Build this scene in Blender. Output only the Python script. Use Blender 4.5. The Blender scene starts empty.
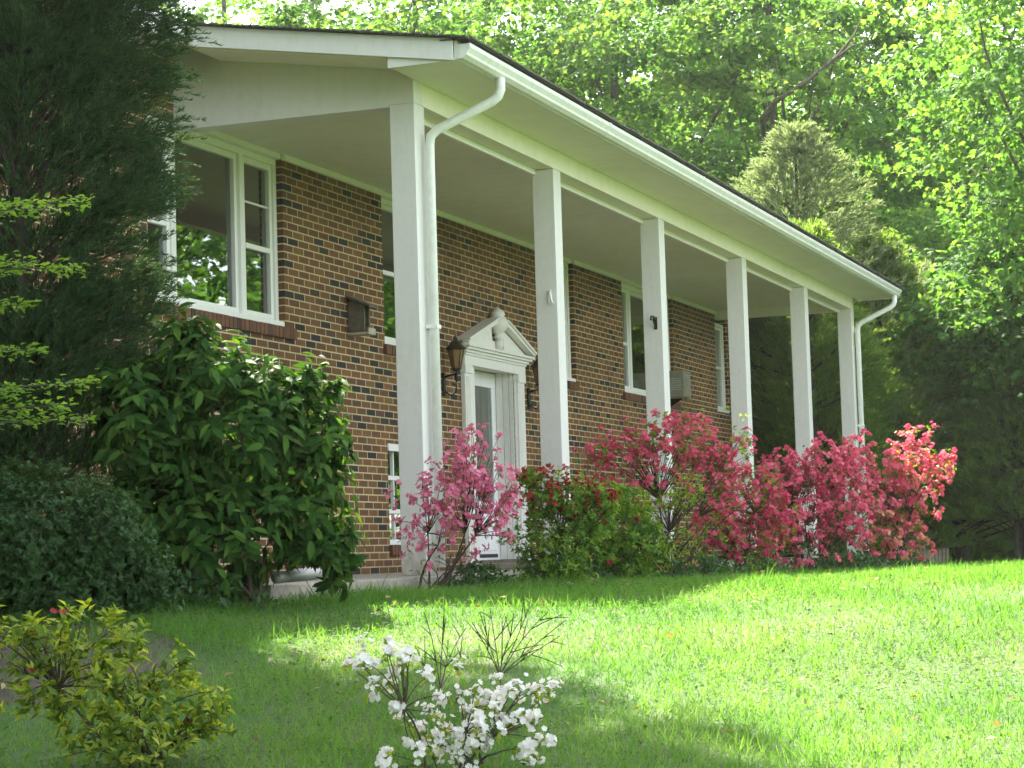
import bpy, math, random
import numpy as np
from mathutils import Vector, Matrix

# ------------------------------------------------------------------ camera, sky, sun, exposure
scene = bpy.context.scene
COL = scene.collection
FOC, YAW, PITCH, ROLL = 2205.73, 0.3507, 0.0787, -0.0303
CAM = np.array([-15.3134, -8.4046, 0.1132])
SUN_AZ, SUN_EL = math.radians(36.0), math.radians(48.0)      # azimuth from +X (along the facade) towards +Y (behind it)

def cam_axes():
    f = np.array([math.cos(YAW) * math.cos(PITCH), math.sin(YAW) * math.cos(PITCH), math.sin(PITCH)])
    r = np.cross(f, [0, 0, 1]); r /= np.linalg.norm(r); u = np.cross(r, f)
    return r * math.cos(ROLL) + u * math.sin(ROLL), -r * math.sin(ROLL) + u * math.cos(ROLL), f
RX, UX, FX = cam_axes()
cd = bpy.data.cameras.new('camera'); cam = bpy.data.objects.new('camera', cd); COL.objects.link(cam)
cam.matrix_world = Matrix(((RX[0], UX[0], -FX[0], CAM[0]), (RX[1], UX[1], -FX[1], CAM[1]), (RX[2], UX[2], -FX[2], CAM[2]), (0, 0, 0, 1)))
cd.sensor_width = 36.0; cd.lens = FOC / 1024 * 36.0; cd.clip_start = 0.05; cd.clip_end = 3000
scene.camera = cam

world = bpy.data.worlds.new('World'); scene.world = world; world.use_nodes = True
wn = world.node_tree.nodes; wl = world.node_tree.links
sky = wn.new('ShaderNodeTexSky'); sky.sky_type = 'NISHITA'; sky.sun_disc = False
sky.sun_elevation = SUN_EL; sky.sun_rotation = math.radians(90) - SUN_AZ
sky.air_density = 1.0; sky.dust_density = 1.5
bg = wn['Background']; bg.inputs['Strength'].default_value = 0.12
hsv = wn.new('ShaderNodeHueSaturation'); hsv.inputs['Saturation'].default_value = .38; wl.new(sky.outputs[0], hsv.inputs['Color']); wl.new(hsv.outputs[0], bg.inputs['Color'])
sd = bpy.data.lights.new('sun', 'SUN'); sun = bpy.data.objects.new('sun', sd); COL.objects.link(sun)
sd.energy = 5.0; sd.angle = math.radians(0.53); sd.color = (1.0, 0.94, 0.80)
SDIR = np.array([math.cos(SUN_EL) * math.cos(SUN_AZ), math.cos(SUN_EL) * math.sin(SUN_AZ), math.sin(SUN_EL)])
sun.rotation_euler = Vector(SDIR).to_track_quat('Z', 'Y').to_euler(); sun.location = (0, 0, 40)
vs = scene.view_settings; vs.view_transform = 'Standard'; vs.look = 'None'; vs.gamma = 1.0; vs.exposure = 2.7; vs.use_curve_mapping = False
scene.render.engine = 'CYCLES'
cy = scene.cycles; cy.max_bounces = 8; cy.diffuse_bounces = 4; cy.glossy_bounces = 3; cy.transmission_bounces = 4; cy.transparent_max_bounces = 8
cy.caustics_reflective = False; cy.caustics_refractive = False; cy.use_denoising = True; cy.sample_clamp_indirect = 6.0

rng = np.random.default_rng(7)

# ------------------------------------------------------------------ helpers
def ray(u, v):
    d = FX * FOC + RX * (u - 512) - UX * (v - 384)
    return d / np.linalg.norm(d)
def at(u, v, dist):
    """point seen at photo position (u,v) at a horizontal distance dist from the camera"""
    d = ray(u, v); return CAM + d * (dist / math.hypot(d[0], d[1]))

GD = np.array([-40, 0, 5, 8, 9.4, 11.6, 13.3, 15.5, 20, 33, 40, 60, 120, 600.])
GZ = np.array([-4.0, -1.5, -.99, -.64, -.48, -.225, -.11, -.10, -.13, -.20, -.32, -1.2, -4.0, -6.])
def ground(x, y):
    x = np.asarray(x, float); y = np.asarray(y, float)
    d = (x - CAM[0]) * math.cos(YAW) + (y - CAM[1]) * math.sin(YAW)
    l = (x - CAM[0]) * math.sin(YAW) - (y - CAM[1]) * math.cos(YAW)
    e = np.clip((-l - 1.0) / 1.6, 0, 1) * np.clip((d - 9.4) / 1.6, 0, 1) * np.clip((15 - d) / 2, 0, 1)
    s = .11 * e * e * (3 - 2 * e)
    for k in (-.8, -.4, 0, .4, .8):
        s = s + np.interp(d + k, GD, GZ) / 5
    return s + .012 * np.sin(x * 1.7 + y * .6) * np.cos(y * 1.3 - x * .5)

def norm(a):
    return a / np.maximum(np.linalg.norm(a, axis=-1, keepdims=True), 1e-9)

def np_mesh(name, verts, polys):
    """polys: list of int arrays (m,k)"""
    me = bpy.data.meshes.new(name)
    verts = np.asarray(verts, np.float32)
    me.vertices.add(len(verts)); me.vertices.foreach_set('co', verts.ravel())
    loops = np.concatenate([p.ravel() for p in polys]).astype(np.int32)
    tot = np.concatenate([np.full(len(p), p.shape[1]) for p in polys]).astype(np.int32)
    st = np.concatenate([[0], np.cumsum(tot)[:-1]]).astype(np.int32)
    me.loops.add(len(loops)); me.loops.foreach_set('vertex_index', loops)
    me.polygons.add(len(tot)); me.polygons.foreach_set('loop_start', st)
    me.update(calc_edges=True); me.validate()
    return me

def tag(o, label=None, cat=None, group=None, kind=None):
    if label: o['label'] = label
    if cat: o['category'] = cat
    if group: o['group'] = group
    if kind: o['kind'] = kind
    return o
def empty(name, loc, label, cat, group=None):
    o = bpy.data.objects.new(name, None); COL.objects.link(o); o.location = [float(c) for c in loc]; o.empty_display_size = .2
    return tag(o, label, cat, group)
def link(name, me, mat, parent=None, smooth=False):
    o = bpy.data.objects.new(name, me); COL.objects.link(o)
    if mat and not me.materials: me.materials.append(mat)
    if smooth: me.polygons.foreach_set('use_smooth', np.ones(len(me.polygons), bool))
    if parent: o.parent = parent
    return o

class MB:
    """collects solids in world coordinates, builds ONE mesh object"""
    def __init__(s): s.v = []; s.f = []
    def add(s, vs_, fs):
        b = len(s.v); s.v += [tuple(map(float, p)) for p in vs_]; s.f += [tuple(b + i for i in f) for f in fs]; return s
    def box(s, x0, x1, y0, y1, z0, z1):
        return s.add([(x0, y0, z0), (x1, y0, z0), (x1, y1, z0), (x0, y1, z0), (x0, y0, z1), (x1, y0, z1), (x1, y1, z1), (x0, y1, z1)],
                     [(3, 2, 1, 0), (4, 5, 6, 7), (0, 1, 5, 4), (1, 2, 6, 5), (2, 3, 7, 6), (3, 0, 4, 7)])
    def prism(s, pts, axis, a, b):
        """closed profile pts extruded along axis (0: pts are (y,z), 1: (x,z), 2: (x,y)) from a to b"""
        def mk(p, t): return {0: (t, p[0], p[1]), 1: (p[0], t, p[1]), 2: (p[0], p[1], t)}[axis]
        n = len(pts)
        return s.add([mk(p, a) for p in pts] + [mk(p, b) for p in pts],
                     [tuple(range(n))[::-1], tuple(range(n, 2 * n))] + [(i, (i + 1) % n, n + (i + 1) % n, n + i) for i in range(n)])
    def tube(s, path, rad, k=8, cap=True):
        path = [np.array(p, float) for p in path]; n = len(path)
        if not hasattr(rad, '__len__'): rad = [rad] * n
        rings = []; ref = None
        for i in range(n):
            t = norm(path[min(i + 1, n - 1)] - path[max(i - 1, 0)])
            if ref is None: ref = np.array([0, 0, 1.]) if abs(t[2]) < .9 else np.array([1., 0, 0])
            a = norm(np.cross(t, ref)); b = np.cross(t, a); ref = np.cross(a, t) if abs(np.dot(ref, t)) < .95 else ref
            ref = b * -1 if False else ref
            rings.append([path[i] + rad[i] * (math.cos(2 * math.pi * j / k) * a + math.sin(2 * math.pi * j / k) * b) for j in range(k)])
        vs_ = [p for r in rings for p in r]
        fs = [(i * k + j, i * k + (j + 1) % k, (i + 1) * k + (j + 1) % k, (i + 1) * k + j) for i in range(n - 1) for j in range(k)]
        if cap: fs += [tuple(range(k))[::-1], tuple((n - 1) * k + j for j in range(k))]
        return s.add(vs_, fs)
    def lathe(s, prof, cx, cy, k=16):
        """prof: (r,z)"""
        n = len(prof)
        vs_ = [(cx + r * math.cos(2 * math.pi * j / k), cy + r * math.sin(2 * math.pi * j / k), z) for r, z in prof for j in range(k)]
        fs = [(i * k + j, i * k + (j + 1) % k, (i + 1) * k + (j + 1) % k, (i + 1) * k + j) for i in range(n - 1) for j in range(k)]
        fs += [tuple(range(k))[::-1], tuple((n - 1) * k + j for j in range(k))]
        return s.add(vs_, fs)
    def build(s, name, mat, parent=None, bevel=0, smooth=False):
        me = bpy.data.meshes.new(name)
        off = np.array(parent_origin(parent)) if parent else np.zeros(3)
        me.from_pydata([tuple(np.array(p) - off) for p in s.v], [], s.f); me.update()
        o = link(name, me, mat, parent, smooth)
        if bevel:
            m = o.modifiers.new('bevel', 'BEVEL'); m.width = bevel; m.segments = 2; m.limit_method = 'ANGLE'; m.angle_limit = math.radians(40)
        return o
def parent_origin(p):
    o = np.zeros(3)
    while p is not None:
        o = o + np.array(p.location); p = p.parent
    return o

# leaf templates: (along, across, up), faces
T_FOLD = (np.array([(0, 0, 0), (.42, -.5, .12), (1, 0, -.08), (.42, .5, .12)]), [(0, 1, 2), (0, 2, 3)])
T_DROOP = (np.array([(0, 0, 0), (.25, -.36, .09), (.25, 0, .03), (.25, .36, .09), (.6, -.44, .0), (.6, 0, -.05), (.6, .44, .0), (1, 0, -.24)]),
           [(0, 1, 2), (0, 2, 3), (1, 4, 5, 2), (2, 5, 6, 3), (4, 7, 5), (5, 7, 6)])
def _maple():
    out = []
    lob = [(0, .0), (.10, -.32), (.02, -.50), (.36, -.36), (.62, -.58), (.60, -.22), (1, 0), (.60, .22), (.62, .58), (.36, .36), (.02, .50), (.10, .32)]
    v = [(.38, 0, .06)] + [(a, b, -.10 * (abs(b) * 1.4 + a * .5)) for a, b in lob]
    n = len(lob)
    return np.array(v), [(0, 1 + i, 1 + (i + 1) % n) for i in range(n)]
T_MAPLE = _maple()
def _flower():
    v = [(0, 0, 0)]; n = 5
    for i in range(n):
        for da, r, z in ((-.5, .34, .14), (-.36, .50, .22), (.30, .52, .27)):
            a = 2 * math.pi * (i + da) / n
            v.append((r * math.cos(a), r * math.sin(a), z))
    m = 3 * n; f = []
    for i in range(n):
        a, b, c, d = 1 + 3 * i, 2 + 3 * i, 3 + 3 * i, 1 + (3 * i + 3) % m
        f += [(0, a, b), (0, b, c), (0, c, d)]
    return np.array(v), f
T_FLOWER = _flower()
T_BLADE = (np.array([(0, -.5, 0), (0, .5, 0), (.55, -.4, .03), (.55, .4, .03), (1, 0, -.12)]), [(0, 1, 3, 2), (2, 3, 4)])
T_NEEDLE = (np.array([(0, -.5, 0), (0, .5, 0), (.6, .42, .05), (1, 0, 0), (.6, -.42, .05)]), [(0, 1, 2, 3, 4)])

def scatter(P, D, N, L, W, tpl):
    """returns verts, polys of one template per point: along D (length L), across (width W), up N"""
    tv, tf = tpl; n = len(P); k = len(tv)
    D = norm(D); S = norm(np.cross(N, D)); U = np.cross(D, S)
    L = np.broadcast_to(L, (n,))[:, None, None]; W = np.broadcast_to(W, (n,))[:, None, None]
    V = P[:, None, :] + D[:, None, :] * tv[None, :, 0:1] * L + S[:, None, :] * tv[None, :, 1:2] * W + U[:, None, :] * tv[None, :, 2:3] * L
    polys = []
    base = (np.arange(n) * k)[:, None]
    for sz in sorted(set(len(f) for f in tf)):
        fs = np.array([f for f in tf if len(f) == sz])
        polys.append((base[:, :, None] + fs[None]).reshape(-1, sz))
    return V.reshape(-1, 3), polys
def merge(parts):
    V = []; Pn = {}; off = 0
    for v, ps in parts:
        V.append(v)
        for p in ps: Pn.setdefault(p.shape[1], []).append(p + off)
        off += len(v)
    return np.concatenate(V), [np.concatenate(x) for x in Pn.values()]
def rdir(n, up=0.0):
    d = norm(rng.normal(size=(n, 3))); d[:, 2] += up
    return norm(d)
def tubes(paths, radii, k=4):
    """paths (n,m,3), radii (n,m) -> verts, polys of n tapered tubes"""
    n, m, _ = paths.shape
    T = np.gradient(paths, axis=1); T = norm(T)
    ref = np.where(np.abs(T[..., 2:3]) < .85, np.array([0, 0, 1.]), np.array([1., 0, 0]))
    A = norm(np.cross(T, ref)); B = np.cross(T, A)
    ang = np.arange(k) * 2 * math.pi / k
    V = paths[:, :, None, :] + radii[:, :, None, None] * (np.cos(ang)[None, None, :, None] * A[:, :, None, :] + np.sin(ang)[None, None, :, None] * B[:, :, None, :])
    i = np.arange(n)[:, None, None] * m * k; j = np.arange(m - 1)[None, :, None] * k; q = np.arange(k)[None, None, :]; q2 = (q + 1) % k
    F = np.stack([i + j + q, i + j + q2, i + j + k + q2, i + j + k + q], -1).reshape(-1, 4)
    return V.reshape(-1, 3), [F]
def bez(a, b, c, m):
    t = np.linspace(0, 1, m)[None, :, None]
    return (1 - t) ** 2 * a[:, None] + 2 * t * (1 - t) * b[:, None] + t ** 2 * c[:, None]

# ------------------------------------------------------------------ materials
def new_mat(name):
    m = bpy.data.materials.new(name); m.use_nodes = True
    nt = m.node_tree; b = nt.nodes['Principled BSDF']
    return m, nt, b
def N(nt, t, **kw):
    n = nt.nodes.new(t)
    for k, v in kw.items(): setattr(n, k, v)
    return n
def ramp(nt, stops, fac, interp='LINEAR'):
    r = N(nt, 'ShaderNodeValToRGB'); r.color_ramp.interpolation = interp
    e = r.color_ramp.elements
    while len(e) < len(stops): e.new(.5)
    for i, (p, c) in enumerate(stops): e[i].position = p; e[i].color = (*c, 1)
    nt.links.new(fac, r.inputs['Fac']); return r.outputs['Color']
def obj_noise(nt, scale, detail=4, rough=.55, vec=None):
    tc = N(nt, 'ShaderNodeTexCoord'); n = N(nt, 'ShaderNodeTexNoise'); n.inputs['Scale'].default_value = scale
    n.inputs['Detail'].default_value = detail; n.inputs['Roughness'].default_value = rough
    nt.links.new(vec if vec is not None else tc.outputs['Object'], n.inputs['Vector']); return n.outputs['Fac']
def bump(nt, b, h, strength=.3, dist=.01):
    n = N(nt, 'ShaderNodeBump'); n.inputs['Strength'].default_value = strength; n.inputs['Distance'].default_value = dist
    nt.links.new(h, n.inputs['Height']); nt.links.new(n.outputs[0], b.inputs['Normal'])

def paint(name, col, dirt=(.5, .48, .38), amount=.35, rough=.45, scale=1.2, streak=True):
    m, nt, b = new_mat(name)
    tc = N(nt, 'ShaderNodeTexCoord'); mp = N(nt, 'ShaderNodeMapping'); mp.inputs['Scale'].default_value = (6, 6, .5) if streak else (1, 1, 1)
    nt.links.new(tc.outputs['Object'], mp.inputs['Vector'])
    f = obj_noise(nt, scale * 2.2, 6, .65, mp.outputs[0])
    g = obj_noise(nt, scale * 14, 4, .6)
    mul = N(nt, 'ShaderNodeMath', operation='MULTIPLY'); nt.links.new(f, mul.inputs[0]); nt.links.new(g, mul.inputs[1])
    c = ramp(nt, [(.20, col), (.42, tuple(a * (1 - amount) + d * amount for a, d in zip(col, dirt)))], mul.outputs[0])
    nt.links.new(c, b.inputs['Base Color']); b.inputs['Roughness'].default_value = rough
    bump(nt, b, g, .08, .004)
    return m
def plain(name, col, rough=.5, metal=0, nscale=8, var=.25, bmp=.1):
    m, nt, b = new_mat(name)
    f = obj_noise(nt, nscale, 5)
    c = ramp(nt, [(.3, tuple(x * (1 - var) for x in col)), (.7, tuple(min(1, x * (1 + var)) for x in col))], f)
    nt.links.new(c, b.inputs['Base Color']); b.inputs['Roughness'].default_value = rough; b.inputs['Metallic'].default_value = metal
    if bmp: bump(nt, b, f, bmp, .01)
    return m
def leafy(name, cols, trans=.35, rough=.5, spec=.3, tcol=None, noise=0.0):
    """cols: ramp colours picked per leaf; trans: share of light let through"""
    m, nt, b = new_mat(name)
    g = N(nt, 'ShaderNodeNewGeometry')
    n = len(cols)
    fac = g.outputs['Random Per Island']
    if noise:
        nz = obj_noise(nt, noise, 2)
        mx = N(nt, 'ShaderNodeMath', operation='MULTIPLY_ADD'); mx.inputs[1].default_value = .55; nt.links.new(fac, mx.inputs[0])
        m2 = N(nt, 'ShaderNodeMapRange'); m2.inputs[1].default_value = .35; m2.inputs[2].default_value = .65; m2.inputs[3].default_value = 0; m2.inputs[4].default_value = .45
        nt.links.new(nz, m2.inputs[0]); nt.links.new(m2.outputs[0], mx.inputs[2]); fac = mx.outputs[0]
    c = ramp(nt, [(i / max(1, n - 1), col) for i, col in enumerate(cols)], fac)
    nt.links.new(c, b.inputs['Base Color']); b.inputs['Roughness'].default_value = rough
    b.inputs['Specular IOR Level'].default_value = spec
    if trans:
        t = N(nt, 'ShaderNodeBsdfTranslucent')
        hs = N(nt, 'ShaderNodeMix', data_type='RGBA', blend_type='MULTIPLY'); hs.inputs[0].default_value = 1.0
        nt.links.new(c, hs.inputs[6]); hs.inputs[7].default_value = (*(tcol or (1.9, 1.7, .7)), 1)
        nt.links.new(hs.outputs[2], t.inputs['Color'])
        mx = N(nt, 'ShaderNodeMixShader'); mx.inputs[0].default_value = trans
        nt.links.new(b.outputs[0], mx.inputs[1]); nt.links.new(t.outputs[0], mx.inputs[2])
        nt.links.new(mx.outputs[0], nt.nodes['Material Output'].inputs['Surface'])
    return m

def brick_material():
    m, nt, b = new_mat('brick')
    tc = N(nt, 'ShaderNodeTexCoord'); sp = N(nt, 'ShaderNodeSeparateXYZ'); nt.links.new(tc.outputs['Object'], sp.inputs[0])
    ad = N(nt, 'ShaderNodeMath', operation='ADD'); nt.links.new(sp.outputs['X'], ad.inputs[0]); nt.links.new(sp.outputs['Y'], ad.inputs[1])
    az = N(nt, 'ShaderNodeMath', operation='ADD'); nt.links.new(sp.outputs['Z'], az.inputs[0]); az.inputs[1].default_value = 4 * .0677
    ax = N(nt, 'ShaderNodeMath', operation='ADD'); nt.links.new(ad.outputs[0], ax.inputs[0]); ax.inputs[1].default_value = 40.0
    cb = N(nt, 'ShaderNodeCombineXYZ'); nt.links.new(ax.outputs[0], cb.inputs['X']); nt.links.new(az.outputs[0], cb.inputs['Y'])
    br = N(nt, 'ShaderNodeTexBrick'); nt.links.new(cb.outputs[0], br.inputs['Vector'])
    br.offset = .5; br.inputs['Scale'].default_value = 1.0; br.inputs['Brick Width'].default_value = .2145; br.inputs['Row Height'].default_value = .0677
    br.inputs['Mortar Size'].default_value = .0062; br.inputs['Mortar Smooth'].default_value = .12; br.inputs['Bias'].default_value = 0
    br.inputs['Color1'].default_value = (0, 0, 0, 1); br.inputs['Color2'].default_value = (1, 1, 1, 1); br.inputs['Mortar'].default_value = (.5, .5, .5, 1)
    c = ramp(nt, [(0, (.020, .016, .015)), (.06, (.038, .024, .018)), (.09, (.118, .051, .018)), (.38, (.160, .070, .022)), (.60, (.185, .084, .027)), (.80, (.137, .060, .020)), (.90, (.092, .043, .018)), (.965, (.024, .018, .016))], br.outputs['Color'], 'CONSTANT')
    nz = obj_noise(nt, 38, 5, .7); nz2 = obj_noise(nt, 1.3, 3)
    mul = N(nt, 'ShaderNodeMix', data_type='RGBA', blend_type='MULTIPLY'); mul.inputs[0].default_value = 1
    nt.links.new(c, mul.inputs[6]); nt.links.new(ramp(nt, [(.25, (.62, .62, .62)), (.75, (1.3, 1.28, 1.25))], nz), mul.inputs[7])
    mo = ramp(nt, [(.3, (.44, .36, .19)), (.7, (.60, .50, .29))], nz2)
    mx = N(nt, 'ShaderNodeMix', data_type='RGBA'); nt.links.new(br.outputs['Fac'], mx.inputs[0]); nt.links.new(mul.outputs[2], mx.inputs[6]); nt.links.new(mo, mx.inputs[7])
    # weather stains and a damp foot
    st = ramp(nt, [(.3, (.72, .72, .70)), (.55, (1, 1, 1)), (.8, (1.12, 1.1, 1.06))], obj_noise(nt, .9, 5, .6))
    zr = N(nt, 'ShaderNodeMapRange'); zr.inputs[1].default_value = -.05; zr.inputs[2].default_value = .45; nt.links.new(sp.outputs['Z'], zr.inputs[0])
    za = N(nt, 'ShaderNodeMath', operation='ADD'); nt.links.new(zr.outputs[0], za.inputs[0]); nt.links.new(obj_noise(nt, 5, 3), za.inputs[1])
    dm = ramp(nt, [(.45, (.66, .66, .60)), (.95, (1, 1, 1))], za.outputs[0])
    k1 = N(nt, 'ShaderNodeMix', data_type='RGBA', blend_type='MULTIPLY'); k1.inputs[0].default_value = 1; nt.links.new(mx.outputs[2], k1.inputs[6]); nt.links.new(st, k1.inputs[7])
    k2 = N(nt, 'ShaderNodeMix', data_type='RGBA', blend_type='MULTIPLY'); k2.inputs[0].default_value = 1; nt.links.new(k1.outputs[2], k2.inputs[6]); nt.links.new(dm, k2.inputs[7])
    nt.links.new(k2.outputs[2], b.inputs['Base Color']); b.inputs['Roughness'].default_value = .85
    h = N(nt, 'ShaderNodeMath', operation='MULTIPLY_ADD'); nt.links.new(br.outputs['Fac'], h.inputs[0]); h.inputs[1].default_value = -1.0
    q = N(nt, 'ShaderNodeMath', operation='MULTIPLY'); nt.links.new(nz, q.inputs[0]); q.inputs[1].default_value = .4; nt.links.new(q.outputs[0], h.inputs[2])
    bump(nt, b, h.outputs[0], .6, .008)
    return m
M = {}
M['brick'] = brick_material()
def rowlock_material():
    m, nt, b = new_mat('rowlock_brick')
    g = N(nt, 'ShaderNodeNewGeometry')
    c = ramp(nt, [(0, (.10, .042, .022)), (.5, (.155, .065, .032)), (.85, (.12, .055, .028)), (1, (.035, .024, .02))], g.outputs['Random Per Island'])
    nt.links.new(c, b.inputs['Base Color']); b.inputs['Roughness'].default_value = .85; bump(nt, b, obj_noise(nt, 50, 4), .3, .005)
    return m
M['rowlock'] = rowlock_material()
M['mortar'] = plain('mortar', (.36, .30, .2), .9, 0, 60, .2, .3)
def foot_dirt(m):
    nt = m.node_tree; b = nt.nodes['Principled BSDF']; src = b.inputs['Base Color'].links[0].from_socket
    tc = N(nt, 'ShaderNodeTexCoord'); sp = N(nt, 'ShaderNodeSeparateXYZ'); nt.links.new(tc.outputs['Object'], sp.inputs[0])
    zr = N(nt, 'ShaderNodeMapRange'); zr.inputs[1].default_value = 0; zr.inputs[2].default_value = .9; nt.links.new(sp.outputs['Z'], zr.inputs[0])
    za = N(nt, 'ShaderNodeMath', operation='MULTIPLY_ADD'); nt.links.new(obj_noise(nt, 14, 5, .7), za.inputs[0]); za.inputs[1].default_value = 1.1; nt.links.new(zr.outputs[0], za.inputs[2])
    c = ramp(nt, [(.45, (.52, .52, .42)), (.85, (.9, .9, .86)), (1, (1, 1, 1))], za.outputs[0])
    k = N(nt, 'ShaderNodeMix', data_type='RGBA', blend_type='MULTIPLY'); k.inputs[0].default_value = 1; nt.links.new(src, k.inputs[6]); nt.links.new(c, k.inputs[7]); nt.links.new(k.outputs[2], b.inputs['Base Color'])
    return m
M['white'] = paint('white_paint', (.73, .71, .68), amount=.22)
M['column'] = foot_dirt(paint('column_paint', (.73, .71, .68), amount=.25, scale=1.6))
M['trim'] = paint('white_trim', (.80, .78, .73), amount=.25)
M['soffit'] = paint('soffit_paint', (.82, .79, .64), (.58, .53, .38), .35, .55, .35, streak=False)
M['ceiling'] = paint('porch_ceiling_paint', (.74, .71, .58), (.52, .47, .35), .35, .55, .5, streak=False)
M['gutter'] = paint('gutter_aluminium', (.82, .82, .78), (.38, .35, .24), .28, .35, 1.2)
M['vinyl'] = paint('window_vinyl', (.80, .80, .76), amount=.15)
M['shingle'] = plain('roof_shingle', (.10, .088, .08), .9, 0, 30, .4, .5)
M['iron'] = plain('black_iron', (.025, .022, .018), .45, .6, 30, .3, .1)
M['bronze'] = plain('aged_bronze', (.055, .042, .028), .5, .5, 25, .4, .15)
M['wood'] = plain('weathered_wood', (.13, .105, .08), .85, 0, 14, .35, .3)
M['wood_light'] = plain('pale_cut_wood', (.42, .38, .28), .8, 0, 14, .25, .2)
M['curtain'] = plain('curtain_cloth', (.62, .60, .54), .9, 0, 6, .12, 0)
M['room'] = plain('room_plaster', (.52, .47, .38), .9, 0, 2, .15, 0)
M['metal_grey'] = plain('grey_metal', (.36, .36, .33), .5, .3, 12, .2, .05)
M['ac_beige'] = plain('beige_enamel', (.24, .23, .16), .5, .1, 12, .18, .05)
M['door_white'] = paint('door_paint', (.80, .81, .80), amount=.15)
def concrete():
    m, nt, b = new_mat('concrete')
    a = obj_noise(nt, 3, 6, .7); c2 = obj_noise(nt, 45, 4, .6)
    c = ramp(nt, [(.3, (.24, .21, .165)), (.55, (.36, .325, .26)), (.75, (.42, .385, .31))], a)
    mul = N(nt, 'ShaderNodeMix', data_type='RGBA', blend_type='MULTIPLY'); mul.inputs[0].default_value = 1
    nt.links.new(c, mul.inputs[6]); nt.links.new(ramp(nt, [(.3, (.75, .75, .75)), (.7, (1.1, 1.1, 1.1))], c2), mul.inputs[7])
    nt.links.new(mul.outputs[2], b.inputs['Base Color']); b.inputs['Roughness'].default_value = .9; bump(nt, b, c2, .3, .005)
    return m
M['concrete'] = concrete()
def glass():
    m, nt, b = new_mat('window_glass')
    nt.nodes.remove(b)
    t = N(nt, 'ShaderNodeBsdfTransparent'); t.inputs[0].default_value = (.80, .84, .80, 1)
    g = N(nt, 'ShaderNodeBsdfGlossy'); g.inputs['Roughness'].default_value = .01; g.inputs['Color'].default_value = (.95, 1, .95, 1)
    nz = obj_noise(nt, 1.3, 2); bp = N(nt, 'ShaderNodeBump'); bp.inputs['Strength'].default_value = .02; bp.inputs['Distance'].default_value = .05
    nt.links.new(nz, bp.inputs['Height']); nt.links.new(bp.outputs[0], g.inputs['Normal'])
    f = N(nt, 'ShaderNodeFresnel'); f.inputs[0].default_value = 1.55
    ma = N(nt, 'ShaderNodeMath', operation='MULTIPLY_ADD'); nt.links.new(f.outputs[0], ma.inputs[0]); ma.inputs[1].default_value = 1.9; ma.inputs[2].default_value = .07
    mx = N(nt, 'ShaderNodeMixShader'); nt.links.new(ma.outputs[0], mx.inputs[0]); nt.links.new(t.outputs[0], mx.inputs[1]); nt.links.new(g.outputs[0], mx.inputs[2])
    nt.links.new(mx.outputs[0], nt.nodes['Material Output'].inputs['Surface'])
    return m
M['glass'] = glass()
def amber():
    m, nt, b = new_mat('lantern_glass'); b.inputs['Base Color'].default_value = (.30, .19, .07, 1); b.inputs['Roughness'].default_value = .15
    b.inputs['Transmission Weight'].default_value = .25; return m
M['amber'] = amber()
def bark(name, c0, c1, sc=10):
    m, nt, b = new_mat(name)
    tc = N(nt, 'ShaderNodeTexCoord'); mp = N(nt, 'ShaderNodeMapping'); mp.inputs['Scale'].default_value = (1, 1, .22); nt.links.new(tc.outputs['Object'], mp.inputs[0])
    f = obj_noise(nt, sc, 6, .7, mp.outputs[0])
    nt.links.new(ramp(nt, [(.35, c0), (.65, c1)], f), b.inputs['Base Color']); b.inputs['Roughness'].default_value = .95; bump(nt, b, f, .8, .03)
    return m
M['bark'] = bark('tree_bark', (.045, .036, .03), (.13, .105, .085))
M['bark_red'] = bark('cedar_bark', (.03, .022, .017), (.085, .062, .046))
M['twig'] = bark('twig_bark', (.035, .024, .016), (.10, .07, .05), 40)
def soil():
    m, nt, b = new_mat('lawn_soil')
    a = obj_noise(nt, .55, 5, .6); f = obj_noise(nt, 26, 6, .75)
    c = ramp(nt, [(.3, (.04, .09, .016)), (.5, (.06, .115, .024)), (.72, (.095, .105, .042))], a)
    mul = N(nt, 'ShaderNodeMix', data_type='RGBA', blend_type='MULTIPLY'); mul.inputs[0].default_value = 1
    nt.links.new(c, mul.inputs[6]); nt.links.new(ramp(nt, [(.3, (.45, .45, .45)), (.7, (1.25, 1.25, 1.25))], f), mul.inputs[7])
    nt.links.new(mul.outputs[2], b.inputs['Base Color']); b.inputs['Roughness'].default_value = .95; bump(nt, b, f, .7, .03)
    return m
M['soil'] = soil()
M['mulch'] = plain('mulch', (.055, .04, .026), .95, 0, 35, .6, .9)

# ------------------------------------------------------------------ ground
def grid_sheet(xs, ys, dz=0.0):
    X, Y = np.meshgrid(xs, ys); Z = ground(X, Y) + dz
    V = np.stack([X, Y, Z], -1).reshape(-1, 3); nx, ny = len(xs), len(ys)
    i = np.arange(ny - 1)[:, None] * nx + np.arange(nx - 1)[None]
    F = np.stack([i, i + 1, i + nx + 1, i + nx], -1).reshape(-1, 4)
    return V, [F]
xs = np.concatenate([[-150, -110, -80, -50], np.arange(-35, 45, .5), [46, 50, 56, 64, 75, 90, 120, 150]])
ys = np.concatenate([[-150, -110, -80, -50, -35], np.arange(-25, 30, .5), [31, 36, 45, 60, 80, 120, 150]])
tag(link('ground', np_mesh('ground', *grid_sheet(xs, ys)), M['soil'], smooth=True), 'grassy lawn ground rising gently to the porch', 'ground', kind='structure')
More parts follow.
